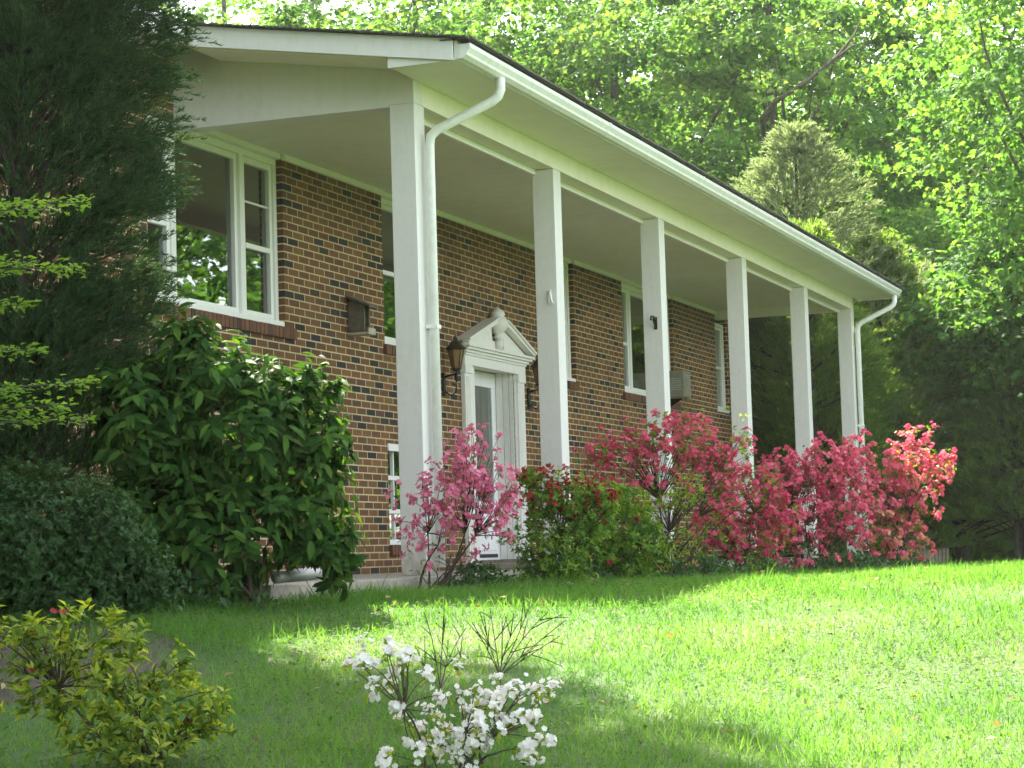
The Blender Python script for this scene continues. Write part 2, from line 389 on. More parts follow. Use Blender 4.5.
# bare mulch bed under the shrubs at the left
def bed():
    c = at(5, 660, 10.4)[:2]; cells = []
    a = np.linspace(0, 2 * math.pi, 40, endpoint=False); V = [(c[0], c[1], float(ground(*c)) + .012)]
    for k, r in enumerate((.35, .65, .95)):
        for t in a:
            rr = r * (1 + .14 * math.sin(3 * t + 1) + .08 * math.sin(7 * t))
            x = c[0] + rr * math.cos(t) * 1.2 + .5 * r * math.cos(YAW); y = c[1] + rr * math.sin(t) + .5 * r * math.sin(YAW)
            V.append((x, y, float(ground(x, y)) + (.012 if r < .9 else -.02)))
    F3 = np.array([(0, 1 + i, 1 + (i + 1) % 40) for i in range(40)])
    F4 = np.array([(1 + k * 40 + i, 1 + (k + 1) * 40 + i, 1 + (k + 1) * 40 + (i + 1) % 40, 1 + k * 40 + (i + 1) % 40) for k in range(2) for i in range(40)])
    return c, np_mesh('mulch_bed', np.array(V), [F3, F4])
BEDC, me = bed()
tag(link('mulch_bed', me, M['mulch'], smooth=True), 'bare brown mulch under the dark shrubs', 'soil', kind='structure')

# ------------------------------------------------------------------ the house
COLX = [0.02, 3.25, 6.59, 10.09, 13.43, 16.50]; CW = .203; YF = -2.069
XL, XR, XG0, XG1 = -5.2, 19.0, -.50, 17.05
house = empty('brick_house', (0, 0, 0), 'long brown brick house with a white six column porch', 'house')
HOLES = {'W1': (-.42, 1.96, 2.17, 3.72), 'W2': (4.13, 5.2, 2.2, 3.72), 'W5': (8.84, 9.92, 2.2, 3.72), 'W3': (11.9, 14.27, 2.2, 3.72), 'W4': (16.55, 17.26, 2.2, 3.62),
         'B2': (4.13, 5.2, .27, 1.25), 'D': (6.45, 7.70, .085, 2.2)}
def wall_front():
    w = MB(); zt = 4.3; R = .20
    xs_ = sorted(set([XL, XR] + [h[i] for h in HOLES.values() for i in (0, 1)])); zs_ = sorted(set([-.4, zt] + [h[i] for h in HOLES.values() for i in (2, 3)]))
    for a, b in zip(xs_, xs_[1:]):
        z = 0
        for c, d in zip(zs_, zs_[1:]):
            mx, mz = (a + b) / 2, (c + d) / 2
            if any(h[0] < mx < h[1] and h[2] < mz < h[3] for h in HOLES.values()): continue
            w.add([(a, 0, c), (b, 0, c), (b, 0, d), (a, 0, d)], [(0, 1, 2, 3)])
            w.add([(a, R, c), (b, R, c), (b, R, d), (a, R, d)], [(3, 2, 1, 0)])
    for x0, x1, z0, z1 in HOLES.values():
        w.add([(x0, 0, z0), (x1, 0, z0), (x1, 0, z1), (x0, 0, z1), (x0, R, z0), (x1, R, z0), (x1, R, z1), (x0, R, z1)],
              [(0, 4, 5, 1), (1, 5, 6, 2), (2, 6, 7, 3), (3, 7, 4, 0)])
    # end walls with gables, back wall
    for x0, x1 in ((XL, XL + .2), (XR - .2, XR)):
        w.prism([(.201, -.4), (9, -.4), (9, 4.15), (4.5, 4.85), (.201, 4.15)], 0, x0, x1)
    w.box(XL + .2, XR - .2, 8.8, 9, -.4, 4.15)
    return w.build('wall', M['brick'], house)
wall_front()
rm = MB(); rm.add([(XL + .25, .9, 1.2), (XR - .25, .9, 1.2), (XR - .25, 8.7, 1.2), (XL + .25, 8.7, 1.2)], [(0, 1, 2, 3)])
rm.box(XL + .3, XR - .3, 4.4, 4.5, 1.21, 3.66); rm.box(XL + .25, XR - .25, .25, 8.7, 3.665, 3.70); rm.box(XL + .25, XR - .25, .22, 8.7, 1.0, 1.19)
for x in (3.0, 5.9, 8.1, 10.6, 15.6): rm.box(x, x + .1, .22, 4.39, 1.21, 3.66)
rm.build('interior_partition', M['room'], house)

def roofz(y): return 3.905 + .157 * (y + 2.70)
RIDGE = 4.5
rf = MB()
T = .014
def slab(x0, x1, ya, yb, back=False):
    f = (lambda y: roofz(2 * RIDGE - y)) if back else roofz
    rf.prism([(ya, f(ya)), (yb, f(yb)), (yb, f(yb) + T), (ya, f(ya) + T)], 0, x0, x1)
slab(XG0 - .03, XG1 + .03, -2.735, -.42); slab(XL - .4, XR + .4, -.42, RIDGE); slab(XL - .4, XR + .4, RIDGE, 9.45, True)
rf.prism([(RIDGE - .12, roofz(RIDGE - .12) + T), (RIDGE, roofz(RIDGE) + T + .002), (RIDGE + .12, roofz(RIDGE - .12) + T), (RIDGE, roofz(RIDGE) + T + .03)], 0, XL - .4, XR + .4)
# ragged shingle edges along the rake and the eave
for i in range(40):
    y = -2.72 + i * .0575
    rf.box(XG0 - .045 - random.Random(i).random() * .02, XG0 + .1, y, y + .054, roofz(y) + T - .004, roofz(y) + T + .003 + random.Random(i + 9).random() * .007)
roof = rf.build('roof', M['shingle'], house)
shg = MB(); r_ = random.Random(3)
x = XG0
while x < XG1:
    w_ = .28 + .05 * r_.random(); shg.box(x, x + w_ - .012, -2.75 - .012 * r_.random(), -2.5, roofz(-2.72) + T - .010, roofz(-2.72) + T + .002 + .004 * r_.random()); x += w_
shg.build('shingle_edge', M['shingle'], roof)

# rake fascia and box end at both porch gables, main eaves
for x0, x1 in ((XG0, XG0 + .022), (XG1 - .022, XG1)):
    b = MB(); b.prism([(-2.60, 3.757), (-.42, 4.100), (-.42, roofz(-.42) - .002), (-2.60, roofz(-2.60) - .002)], 0, x0, x1)
    b.prism([(-2.07, 3.757), (-2.596, 3.760), (-2.57, 3.766), (-2.07, 3.845)], 0, x0 + .024, x1 + .02)
    b.build('rake_fascia', M['white'], house, .003)
b = MB(); xa_ = XG0 + .025
while xa_ < XG1 - .03:
    xb_ = min(xa_ + 2.44, XG1 - .025); b.box(xa_, xb_ - .004, -2.60, YF - .003, 3.770, 3.776); xa_ = xb_
b.box(XG0 + .025, XG1 - .025, -2.60, YF - .003, 3.777, 3.783); b.build('eave_soffit', M['soffit'], house)
b = MB(); b.prism([(-2.065, 3.84), (-.43, 4.09), (-.43, 4.11), (-2.065, 3.86)], 0, XG0 + .025, COLX[0] - .003); b.build('rake_soffit', M['soffit'], house)
b = MB(); b.prism([(-2.065, 3.84), (-.43, 4.09), (-.43, 4.11), (-2.065, 3.86)], 0, COLX[5] + .21, XG1 - .025); b.build('rake_soffit', M['soffit'], house)
b = MB(); b.box(XG0 + .025, XG1 - .025, -2.625, -2.603, 3.765, roofz(-2.62) - .003); b.build('eave_fascia', M['white'], house)
b = MB()
for x0, x1 in ((XL - .4, XG0 - .035), (XG1 + .035, XR + .4)):
    b = MB(); b.box(x0, x1, -.42, -.40, 4.10, 4.275); b.box(x0, x1, -.399, -.002, 4.11, 4.13); b.build('main_eave', M['white'], house)
# beams
b = MB(); b.box(COLX[0] + .163, COLX[5] + .041, YF, YF + .165, 3.595, 3.783); b.build('beam', M['soffit'], house, .004)
b = MB(); b.box(COLX[0] + .19, COLX[5], YF + .168, YF + .20, 3.545, 3.70); b.build('beam_trim', M['trim'], house, .003)
for xa, xb in ((COLX[0] - .002, COLX[0] + .16), (COLX[5] + .043, COLX[5] + CW)):
    b = MB(); b.prism([(YF, 3.594), (YF + .204, 3.594), (YF + .206, 3.575), (-.003, 3.575), (-.003, roofz(0) - .006), (YF, roofz(YF) - .006)], 0, xa, xb)
    b.build('end_panel', M['white'], house, .003)
b = MB(); xa_ = COLX[0] + .162
while xa_ < COLX[5] + .03:
    xb_ = min(xa_ + 1.22, COLX[5] + .04); b.box(xa_, xb_ - .005, YF + .202, -.002, 3.700, 3.708); xa_ = xb_
b.box(COLX[0] + .162, COLX[5] + .04, YF + .202, -.002, 3.709, 3.716); b.build('porch_ceiling', M['ceiling'], house)
b = MB()
segs = [(1.96, 4.13), (5.2, 8.84), (9.92, 11.9), (14.27, COLX[5] + .04)]
for x0, x1 in segs: b.box(x0 - .01, x1 + .01, -.035, -.003, 3.645, 3.697)
for h in ('W1', 'W2', 'W5', 'W3'):
    x0, x1 = HOLES[h][:2]; b.box(max(x0, .19) + .012, x1 - .012, .001, .10, 3.656, 3.718)
b.build('ceiling_trim', M['trim'], house)
for k, x in enumerate(COLX):
    c = MB(); c.box(x, x + CW, YF, YF + CW, .005, 3.592 if k not in (0, 5) else 3.593)
    co = c.build('column', M['column'], house, .005)

# gutter and downspouts
g = MB(); g.prism([(-2.628, 3.772), (-2.668, 3.772), (-2.700, 3.795), (-2.704, 3.815), (-2.728, 3.848), (-2.730, 3.878), (-2.720, 3.880), (-2.718, 3.852), (-2.694, 3.818), (-2.690, 3.800), (-2.664, 3.780), (-2.628, 3.780)], 0, XG0 + .02, XG1)
for x in (XG0 + .02, XG1 - .004): g.prism([(-2.628, 3.773), (-2.668, 3.773), (-2.700, 3.796), (-2.704, 3.816), (-2.727, 3.848), (-2.729, 3.876), (-2.628, 3.876)], 0, x + .001, x + .005)
gut = g.build('gutter', M['gutter'], house)
for x in (2.9, 6.0, 9.1, 12.2, 15.3):
    g = MB(); g.prism([(-2.628, 3.768), (-2.669, 3.768), (-2.703, 3.793), (-2.708, 3.814), (-2.732, 3.847), (-2.734, 3.882), (-2.629, 3.882), (-2.629, 3.877), (-2.73, 3.877), (-2.7285, 3.849), (-2.7045, 3.8155), (-2.7005, 3.7945), (-2.6685, 3.7718), (-2.628, 3.7718)], 0, x, x + .035); g.build('joint', M['gutter'], gut)
def downspout(xo, xc, zb):
    d = MB()
    p = [(xo, -2.665, 3.775), (xo, -2.665, 3.69), (xo, -2.645, 3.64), (xo + (xc - xo) * .1, -2.60, 3.60), (xc - (xc - xo) * .1, YF - .12, 3.40), (xc, YF - .07, 3.35), (xc, YF - .058, 3.28), (xc, YF - .056, zb)]
    d.tube(p, .038, 12)
    o = d.build('downspout', M['gutter'], house, 0, True)
    s = MB()
    s.box(xc - .042, xc + .042, YF - .098, YF - .003, 1.87, 1.90); s.build('strap', M['gutter'], o, .003)
downspout(COLX[0] + .30, COLX[0] + .150, .06); downspout(COLX[5] + .28, COLX[5] + .150, .06)

# windows
def rowlock_sill(x0, x1, z, parent, name='brick_sill'):
    b = MB(); r_ = random.Random(int(x0 * 100)); x = x0
    while x < x1 - .02:
        b.box(x, x + .062, -.035 - .004 * r_.random(), .09, z - .10, z - .004 + .003 * r_.random()); x += .0715
    b.build(name, M['rowlock'], parent, .002)
def pane(parent, x0, x1, z0, z1, y):
    b = MB(); b.box(x0, x1, y, y + .006, z0, z1); return b.build('pane', M['glass'], parent)
def frame_rect(b, x0, x1, z0, z1, w, y0, y1):
    b.box(x0, x0 + w, y0, y1, z0, z1); b.box(x1 - w, x1, y0, y1, z0, z1)
    b.box(x0 + w, x1 - w, y0, y1, z0, z0 + w); b.box(x0 + w, x1 - w, y0, y1, z1 - w, z1)
def sash(parent, x0, x1, z0, z1, y, w=.045, rail=None, grid=False):
    b = MB(); frame_rect(b, x0, x1, z0, z1, w, y, y + .04)
    if rail: b.box(x0 + w, x1 - w, y - .006, y + .034, rail - .022, rail + .022)
    if grid:
        zz = (rail or z0) ; b.box(x0 + w, x1 - w, y + .012, y + .03, zz + (z1 - zz) * .5 - .009, zz + (z1 - zz) * .5 + .009)
    b.build('sash', M['vinyl'], parent, .003); pane(parent, x0 + w + .001, x1 - w - .001, z0 + w + .001, z1 - w - .001, y + .0385)
def picture_window(h):
    x0, x1, z0, z1 = HOLES[h]; x0 += .004; x1 -= .004; z0 += .004; zt = z1 - .066
    f = MB(); frame_rect(f, x0, x1, z0, zt, .055, .055, .16)
    xa, xb = x0 + .52, x1 - .66
    for xm in (xa, xb): f.box(xm - .035, xm + .035, .056, .159, z0 + .056, zt - .056)
    fr = f.build('window', M['vinyl'], house, .004)
    s = MB(); s.box(x0, x1, .002, .054, z0 - .002, z0 + .05); s.build('sill', M['vinyl'], fr, .004)
    sash(fr, x0 + .057, xa - .037, z0 + .057, zt - .057, .075, .05, z0 + .66)
    sash(fr, xa + .037, xb - .037, z0 + .057, zt - .057, .085, .05)
    sash(fr, xb + .037, x1 - .057, z0 + .057, zt - .057, .075, .05, z0 + .66, True)
    rowlock_sill(x0 - .1, x1 + .14, z0, fr)
    return fr, xa, xb, z0, zt
def curtain(parent, x0, x1, z0, z1, y=.32):
    n = 28; V = []
    for i in range(n):
        t = i / (n - 1); x = x0 + (x1 - x0) * t; yy = y + .025 * math.sin(t * 34) + .008 * math.sin(t * 71)
        V += [(x, yy, z0), (x, yy, z1)]
    b = MB(); b.add(V, [(2 * i, 2 * i + 2, 2 * i + 3, 2 * i + 1) for i in range(n - 1)]); b.build('curtain', M['curtain'], parent)
w1, xa, xb, z0, zt = picture_window('W1'); curtain(w1, xb - .13, xb + .12, z0, zt); curtain(w1, 2.1, 2.35, z0, zt, .36)
w3, xa, xb, z0, zt = picture_window('W3'); curtain(w3, xa - .1, xa + .5, z0, zt); curtain(w3, xb + .05, xb + .6, z0, zt)
def double_hung(h, blind=True, sillb=True):
    x0, x1, z0, z1 = HOLES[h]; x0 += .004; x1 -= .004; z0 += .004; zt = z1 - .066
    f = MB(); frame_rect(f, x0, x1, z0, zt, .05, .055, .16); fr = f.build('window', M['vinyl'], house, .004)
    s = MB(); s.box(x0, x1, .002, .054, z0 - .002, z0 + .045); s.build('sill', M['vinyl'], fr, .004)
    sash(fr, x0 + .052, x1 - .052, z0 + .052, zt - .052, .075, .045, (z0 + zt) / 2)
    if sillb: rowlock_sill(x0 - .04, x1 + .04, z0, fr)
    if blind:
        b = MB()
        n = int((zt - z0 - .15) / .05)
        for i in range(n):
            z = zt - .08 - i * .05; b.prism([(.26, z), (.298, z + .022), (.30, z + .02), (.262, z - .002)], 0, x0 + .06, x1 - .06)
        b.build('blind', M['curtain'], fr)
for h in ('W2', 'W5', 'W4'): double_hung(h, h != 'W4', h != 'W4')
def basement_window(h):
    x0, x1, z0, z1 = HOLES[h]; x0 += .004; x1 -= .004; z0 += .004; zt = z1 - .004
    f = MB(); frame_rect(f, x0, x1, z0, zt, .045, .05, .16)
    for k in (1, 2): f.box(x0 + .046, x1 - .046, .056, .10, z0 + (zt - z0) * k / 3 - .022, z0 + (zt - z0) * k / 3 + .022)
    for k in range(3):
        f.box(x0 + .26, x0 + .285, .06, .095, z0 + (zt - z0) * k / 3 + .024 + (.022 if k == 0 else 0), z0 + (zt - z0) * (k + 1) / 3 - .024 - (.022 if k == 2 else 0))
        f.box(x0 + .78, x0 + .805, .06, .095, z0 + (zt - z0) * k / 3 + .024 + (.022 if k == 0 else 0), z0 + (zt - z0) * (k + 1) / 3 - .024 - (.022 if k == 2 else 0))
    f.box(x0, x1, -.012, .048, zt - .07, zt)
    fr = f.build('window', M['vinyl'], house, .003); pane(fr, x0 + .05, x1 - .05, z0 + .05, zt - .05, .11)
    s = MB(); s.box(x0, x1, .004, .049, z0, z0 + .05); s.build('sill', M['vinyl'], fr, .003)
    rowlock_sill(x0 - .02, x1 + .02, z0, fr)
basement_window('B2')

# front door with broken pediment
door = MB()
dx0, dx1, dy = 6.845, 7.69, .205
frame_rect(door, dx0, dx1, .10, 2.17, .001, dy, dy + .001)
d = MB()
d.box(dx0, dx1, dy, dy + .04, .10, .74); d.box(dx0, dx1, dy, dy + .04, 2.00, 2.165)
d.box(dx0, dx0 + .16, dy, dy + .04, .741, 1.999); d.box(dx1 - .14, dx1, dy, dy + .04, .741, 1.999)
d.box(dx0 + .12, dx1 - .12, dy - .012, dy - .001, .20, .66); d.box(dx0 + .16, dx1 - .14, dy - .008, dy - .001, .24, .62)
do = d.build('door', M['door_white'], house, .004)
p = MB(); p.box(dx0 + .161, dx1 - .141, dy + .015, dy + .022, .742, 1.998); p.build('pane', M['glass'], do)
p = MB(); p.box(dx0 + .10, dx1 - .10, dy - .006, dy - .0005, .125, .165); p.build('kick_strip', M['iron'], do)
h_ = MB(); h_.box(dx0 + .05, dx0 + .075, dy - .02, dy - .001, 1.02, 1.16); h_.tube([(dx0 + .062, dy - .015, 1.10), (dx0 + .062, dy - .055, 1.10), (dx0 + .13, dy - .06, 1.10)], .011, 8); h_.build('handle', M['iron'], do)
s = MB(); s.box(6.47, dx0 - .012, dy, dy + .04, .10, .74); s.box(6.47, 6.53, dy, dy + .04, .741, 2.165); s.box(dx0 - .08, dx0 - .012, dy, dy + .04, .741, 2.165); s.box(6.531, dx0 - .081, dy, dy + .04, 2.05, 2.165)
sl = s.build('sidelight', M['door_white'], house, .003); p = MB(); p.box(6.532, dx0 - .082, dy + .015, dy + .02, .742, 2.049); p.build('pane', M['glass'], sl)
s = MB(); s.box(6.2, 8.0, .26, .30, .0, 2.3); s.build('hall_screen', M['room'], house)
sr = MB()   # surround: casing, jambs, pilasters with flutes, entablature
sr.box(6.283, 6.452, -.022, -.002, .0, 2.15); sr.box(7.696, 7.715, -.022, -.002, .0, 2.15)
for x0, x1 in ((6.10, 6.282), (7.716, 7.93)):
    sr.box(x0, x1, -.05, -.002, .14, 2.06); sr.box(x0 - .012, x1 + .012, -.066, -.002, .0, .139); sr.box(x0 - .012, x1 + .012, -.066, -.002, 2.061, 2.15)
    n = 4; w = (x1 - x0 - .05)
    for i in range(n): sr.box(x0 + .025 + w * (i + .18) / n, x0 + .025 + w * (i + .82) / n, -.058, -.0505, .17, 2.03)
for k, (ya, yb) in enumerate(((.004, .05), (.055, .12), (.125, .20))):     # stepped jamb mouldings
    sr.box(7.67 + .012 * (2 - k) * .6, 7.699, ya, yb, .10, 2.19); sr.box(6.453, 6.475 - .006 * (2 - k), ya, yb, .10, 2.19)
sr.box(6.453, 7.699, .01, .20, 2.172, 2.196); sr.box(6.09, 7.95, -.06, -.002, 2.151, 2.25); sr.box(6.08, 7.96, -.075, -.002, 2.251, 2.275)
sr.box(6.06, 7.98, -.095, -.002, 2.276, 2.305); sr.box(6.03, 8.01, -.125, -.002, 2.306, 2.33); sr.box(6.00, 8.04, -.15, -.002, 2.331, 2.36)
sur = sr.build('door_surround', M['trim'], house, .003)
pd = MB()
cx, ax = 7.02, 2.70
pd.prism([(6.05, 2.362), (7.99, 2.362), (cx + .15, 2.362 + .32 * (1 - .15 / .97)), (cx + .12, 2.46), (cx - .12, 2.46), (cx - .15, 2.362 + .32 * (1 - .15 / .97))], 1, -.07, -.003)
for sgn in (-1, 1):
    e = cx + sgn * 1.02; t = cx + sgn * .14; zt_ = 2.362 + .325 * (1 - .14 / 1.02)
    q = [(e, 2.363), (t, zt_), (t, zt_ + .045), (e + sgn * .02, 2.390)]
    pd.prism(q if sgn > 0 else q[::-1], 1, -.15, -.0715)
    q = [(e, 2.388), (t, zt_ + .046), (t, zt_ + .066), (e + sgn * .035, 2.408)]
    pd.prism(q if sgn > 0 else q[::-1], 1, -.17, -.0035)
pd.build('pediment', M['trim'], sur, .003)
fn = MB(); fn.box(cx - .045, cx + .045, -.14, -.072, 2.363, 2.49)
fn.lathe([(.06, 2.490), (.06, 2.509), (.035, 2.524), (.07, 2.559), (.115, 2.619), (.118, 2.669), (.09, 2.719), (.07, 2.734), (.086, 2.749), (.075, 2.779), (.036, 2.809), (.01, 2.834)], cx, -.09, 18)
fn.build('urn_finial', M['trim'], sur, 0, True)
th = MB(); th.box(6.40, 7.76, -.03, .24, .068, .098); th.build('threshold', M['wood'], house, .003)

# ------------------------------------------------------------------ porch slab, step
s = MB(); s.box(-3.45, 17.3, -2.50, .01, -.40, 0.0); tag(s.build('porch_floor', M['concrete'], None, .012), 'worn concrete porch floor along the brick wall', 'porch floor', kind='structure')
s = MB(); s.box(5.9, 8.3, -.75, -.055, .002, .065); tag(s.build('door_step', M['concrete'], None, .01), 'low concrete step at the white front door', 'step', kind='structure')

# ------------------------------------------------------------------ small things on the wall and columns
def wall_lantern(x, label):
    y = -.17
    t = empty('wall_lantern', (x, 0, 1.78), label, 'lantern', 'coach lanterns beside the front door')
    b = MB(); b.box(x - .035, x + .035, -.028, -.002, 1.70, 1.98); b.box(x - .05, x + .05, -.022, -.003, 1.79, 1.90); b.build('wall_plate', M['iron'], t, .006)
    b = MB(); b.tube([(x, -.02, 1.92), (x, -.09, 1.945), (x, y, 1.95), (x, y, 2.02)], .013, 8); b.tube([(x, -.02, 1.76), (x, -.10, 1.70), (x, -.16, 1.74), (x, -.165, 1.82), (x, -.12, 1.84)], .009, 8)
    b.lathe([(.012, 1.86), (.022, 1.90), (.016, 1.94), (.03, 1.96)], x, y, 10); b.build('bracket', M['iron'], t, 0, True)
    b = MB()
    b.lathe([(.03, 1.985), (.055, 2.005), (.06, 2.02), (.05, 2.025)], x, y, 6)
    for k in range(6):
        a = math.pi / 3 * k; ca, sa = math.cos(a), math.sin(a)
        b.tube([(x + .052 * ca, y + .052 * sa, 2.02), (x + .092 * ca, y + .092 * sa, 2.235)], .006, 5)
    b.lathe([(.098, 2.232), (.10, 2.242), (.088, 2.246)], x, y, 6)
    b.lathe([(.122, 2.246), (.118, 2.258), (.075, 2.30), (.05, 2.33), (.045, 2.345), (.02, 2.355), (.026, 2.375), (.012, 2.395), (.004, 2.42)], x, y, 6)
    b.build('cage', M['bronze'], t)
    b = MB(); b.lathe([(.047, 2.022), (.086, 2.232)], x, y, 6); b.build('glass_shade', M['amber'], t)
    t.location.z += .075; t.scale = (.9, .9, .87)
wall_lantern(5.60, 'black six sided coach lantern in full view, between first column and door')
wall_lantern(8.17, 'black coach lantern half hidden behind the second porch column')

t = empty('bird_feeder', (3.34, 0, 2.22), 'small weathered wooden bird feeder box hung on the brick wall', 'bird feeder')
x0, x1 = 3.27, 3.41
b = MB(); b.box(x0 + .003, x1 - .003, -.02, -.003, 2.22, 2.52); b.build('back_board', M['wood'], t, .003)
for xx in (x0, x1 - .02):
    b = MB(); b.prism([(-.02, 2.24), (-.17, 2.24), (-.17, 2.485), (-.02, 2.552)], 0, xx, xx + .02); b.build('side_board', M['wood'], t, .002)
b = MB(); b.box(x0 - .01, x1 + .01, -.205, -.003, 2.215, 2.238); b.box(x0 - .01, x1 + .01, -.22, -.206, 2.215, 2.275); b.build('tray', M['wood_light'], t, .003)
b = MB(); b.prism([(-.003, 2.565), (-.245, 2.462), (-.25, 2.482), (-.003, 2.590)], 0, x0 - .045, x1 + .045); b.build('roof_board', M['wood'], t, .004)
b = MB(); b.box(x0 + .021, x1 - .021, -.152, -.146, 2.30, 2.45); b.build('pane', M['glass'], t)

def hook(k, z, side, mat, label):
    xk = COLX[k]; y = YF + .07
    t = empty('plant_hook', (xk, y, z), label, 'hook', 'plant hanger hooks on the porch columns')
    b = MB(); b.box(xk - .008, xk - .0005, y - .018, y + .018, z - .09, z + .04); b.build('mounting_plate', mat, t, .002)
    b = MB()
    if side: b.tube([(xk - .006, y, z + .02), (xk - .10, y - .01, z + .035), (xk - .19, y - .01, z + .03), (xk - .215, y - .012, z - .01)], .011, 6); b.tube([(xk - .006, y, z - .07), (xk - .09, y, z - .005), (xk - .12, y - .01, z + .025)], .008, 6)
    else: b.tube([(xk - .006, y, z + .02), (xk - .05, y - .02, z), (xk - .08, y - .04, z - .06), (xk - .06, y - .05, z - .10)], .010, 6)
    b.build('arm', mat, t, 0, True)
hook(1, 2.46, False, M['vinyl'], 'small white plant hook on the second porch column')
hook(2, 2.52, True, M['iron'], 'black iron plant hanger bracket on the third porch column')

t = empty('air_conditioner', (13.75, 0, 2.26), 'beige window air conditioner jutting from the far window', 'air conditioner')
ax0, ax1, az0, az1 = 13.68, 14.02, 2.235, 2.60
b = MB(); b.box(ax0, ax1, -.30, .054, az0, az1); b.build('housing', M['ac_beige'], t, .012)
b = MB()
for i in range(12): b.box(ax0 + .04, ax1 - .04, -.308, -.3005, az0 + .04 + i * .023, az0 + .053 + i * .023)
b.build('grille', M['metal_grey'], t)
b = MB()
for i in range(6): b.box(ax0 - .006, ax0 - .0005, -.26, -.10, az0 + .10 + i * .03, az0 + .112 + i * .03)
b.build('side_vent', M['metal_grey'], t)
b = MB()
b.prism([(-.03, az0 - .12), (-.002, az0 - .12), (-.002, az0 - .003), (-.20, az0 - .003), (-.20, az0 - .02)], 0, ax0 + .20, ax0 + .22)
b.build('support_bracket', M['iron'], t)

# downspout extension lying on the slab
A, B = at(276, 584, 13.0), at(332, 571, 13.5); A[2] = .040
b = MB(); b.tube([A, A + (B - A) * .5, B, B + (.03, .10, .06)], [.036, .040, .042, .042], 10)
tag(b.build('drain_pipe', M['metal_grey'], None, 0, True), 'grey white drain pipe lying on the concrete under the shrub', 'pipe')

# ------------------------------------------------------------------ plants
LEAF = {}
LEAF['maple'] = leafy('maple_leaf', [(.038, .112, .024), (.064, .160, .033), (.102, .210, .040), (.185, .28, .055)], .55, .7, .12, (1.5, 1.43, .7), .35)
LEAF['woods'] = leafy('far_leaf', [(.06, .145, .03), (.095, .19, .04), (.18, .26, .055)], .6, .8, .05, (1.55, 1.45, .7), .2)
LEAF['juniper'] = leafy('juniper_spray', [(.020, .055, .020), (.034, .085, .028), (.066, .12, .034)], .25, .6, .2)
LEAF['cedar_olive'] = leafy('olive_cedar_spray', [(.14, .20, .075), (.21, .28, .11), (.30, .36, .18)], .4, .6, .2, (1.2, 1.2, .9))
LEAF['cedar'] = leafy('cedar_spray', [(.08, .165, .036), (.125, .225, .048), (.18, .28, .065)], .5, .6, .2)
LEAF['aucuba'] = leafy('broad_leaf', [(.016, .048, .010), (.026, .072, .014), (.04, .10, .018), (.085, .16, .026)], .25, .6, .04, (1.9, 1.9, .6))
LEAF['yew'] = leafy('small_dark_leaf', [(.022, .062, .016), (.034, .09, .024), (.055, .125, .034)], .3, .5, .25)
LEAF['dogwood'] = leafy('light_green_leaf', [(.09, .19, .03), (.13, .25, .04), (.19, .32, .055)], .5, .5, .3, (1.7, 1.6, .6))
LEAF['yellow'] = leafy('yellow_green_leaf', [(.045, .10, .012), (.12, .21, .02), (.25, .34, .034), (.42, .46, .06)], .45, .5, .3, (1.5, 1.4, .6))
LEAF['azalea'] = leafy('azalea_leaf', [(.03, .085, .014), (.07, .17, .02), (.16, .29, .03), (.33, .42, .05)], .45, .45, .3, (1.8, 1.7, .5), 6.0)
LEAF['azalea_dark'] = leafy('dark_azalea_leaf', [(.025, .07, .014), (.045, .11, .02), (.09, .18, .03)], .4, .45, .35)
LEAF['cover'] = leafy('ground_cover_leaf', [(.02, .06, .02), (.035, .09, .028), (.06, .13, .04)], .3, .5, .3)
def petals(name, cols, trans=.35): return leafy(name, cols, trans, .6, .15, (1.15, 1.0, 1.0), 5.0 if name != 'white_petal' else 0)
LEAF['pink'] = petals('pink_petal', [(.60, .14, .27), (.74, .23, .37), (.82, .38, .50)])
LEAF['hot'] = petals('hot_pink_petal', [(.58, .05, .13), (.73, .13, .23), (.83, .28, .36)])
LEAF['rose'] = petals('rose_petal', [(.52, .04, .12), (.67, .10, .19), (.79, .25, .31)])
LEAF['salmon'] = petals('salmon_petal', [(.58, .12, .15), (.68, .24, .20), (.76, .42, .26), (.62, .15, .20)])
LEAF['darkred'] = petals('dark_red_petal', [(.20, .012, .018), (.32, .028, .032), (.40, .06, .05)])
LEAF['whitef'] = petals('white_petal', [(.74, .74, .72), (.82, .82, .81), (.86, .86, .84)], .3)
LEAF['grass'] = leafy('grass_blade', [(.046, .130, .020), (.080, .200, .030), (.125, .25, .046), (.175, .265, .075)], .5, .55, .18, (1.4, 1.4, .8), 1.1)
LEAF['clover'] = leafy('clover_leaf', [(.035, .095, .016), (.06, .14, .022), (.10, .19, .03)], .45, .7, .08, (1.6, 1.5, .5))

def local_frame(u):
    d = ray(u, 560); f = norm(np.array([d[0], d[1], 0])); return np.array([f[1], -f[0], 0]), f
def blob_points(blobs, d, n, shell=.45, depth=.85):
    """points in photo-placed ellipsoids: blobs (u,v,ru,rv[,weight[,dd]])"""
    w = np.array([(b[4] if len(b) > 4 else 1) * b[2] * b[3] for b in blobs], float); w /= w.sum()
    out = []; cen = []
    for b, wi in zip(blobs, w):
        k = max(1, int(round(n * wi))); dd = d + (b[5] if len(b) > 5 else 0); s = dd / FOC
        c = at(b[0], b[1], dd); r, f = local_frame(b[0])
        q = rdir(k) * (shell + (1 - shell) * rng.random((k, 1))) ** .6
        q *= (1 + .18 * np.sin(q[:, :1] * 5 + b[0]) * np.cos(q[:, 2:] * 4 + b[1]))
        P = c + q[:, :1] * r * b[2] * s + q[:, 1:2] * f * max(b[2], .6 * b[3]) * s * depth + q[:, 2:] * np.array([0, 0, 1]) * b[3] * s
        out.append(P); cen.append(np.broadcast_to(c, P.shape))
    return np.concatenate(out), np.concatenate(cen)

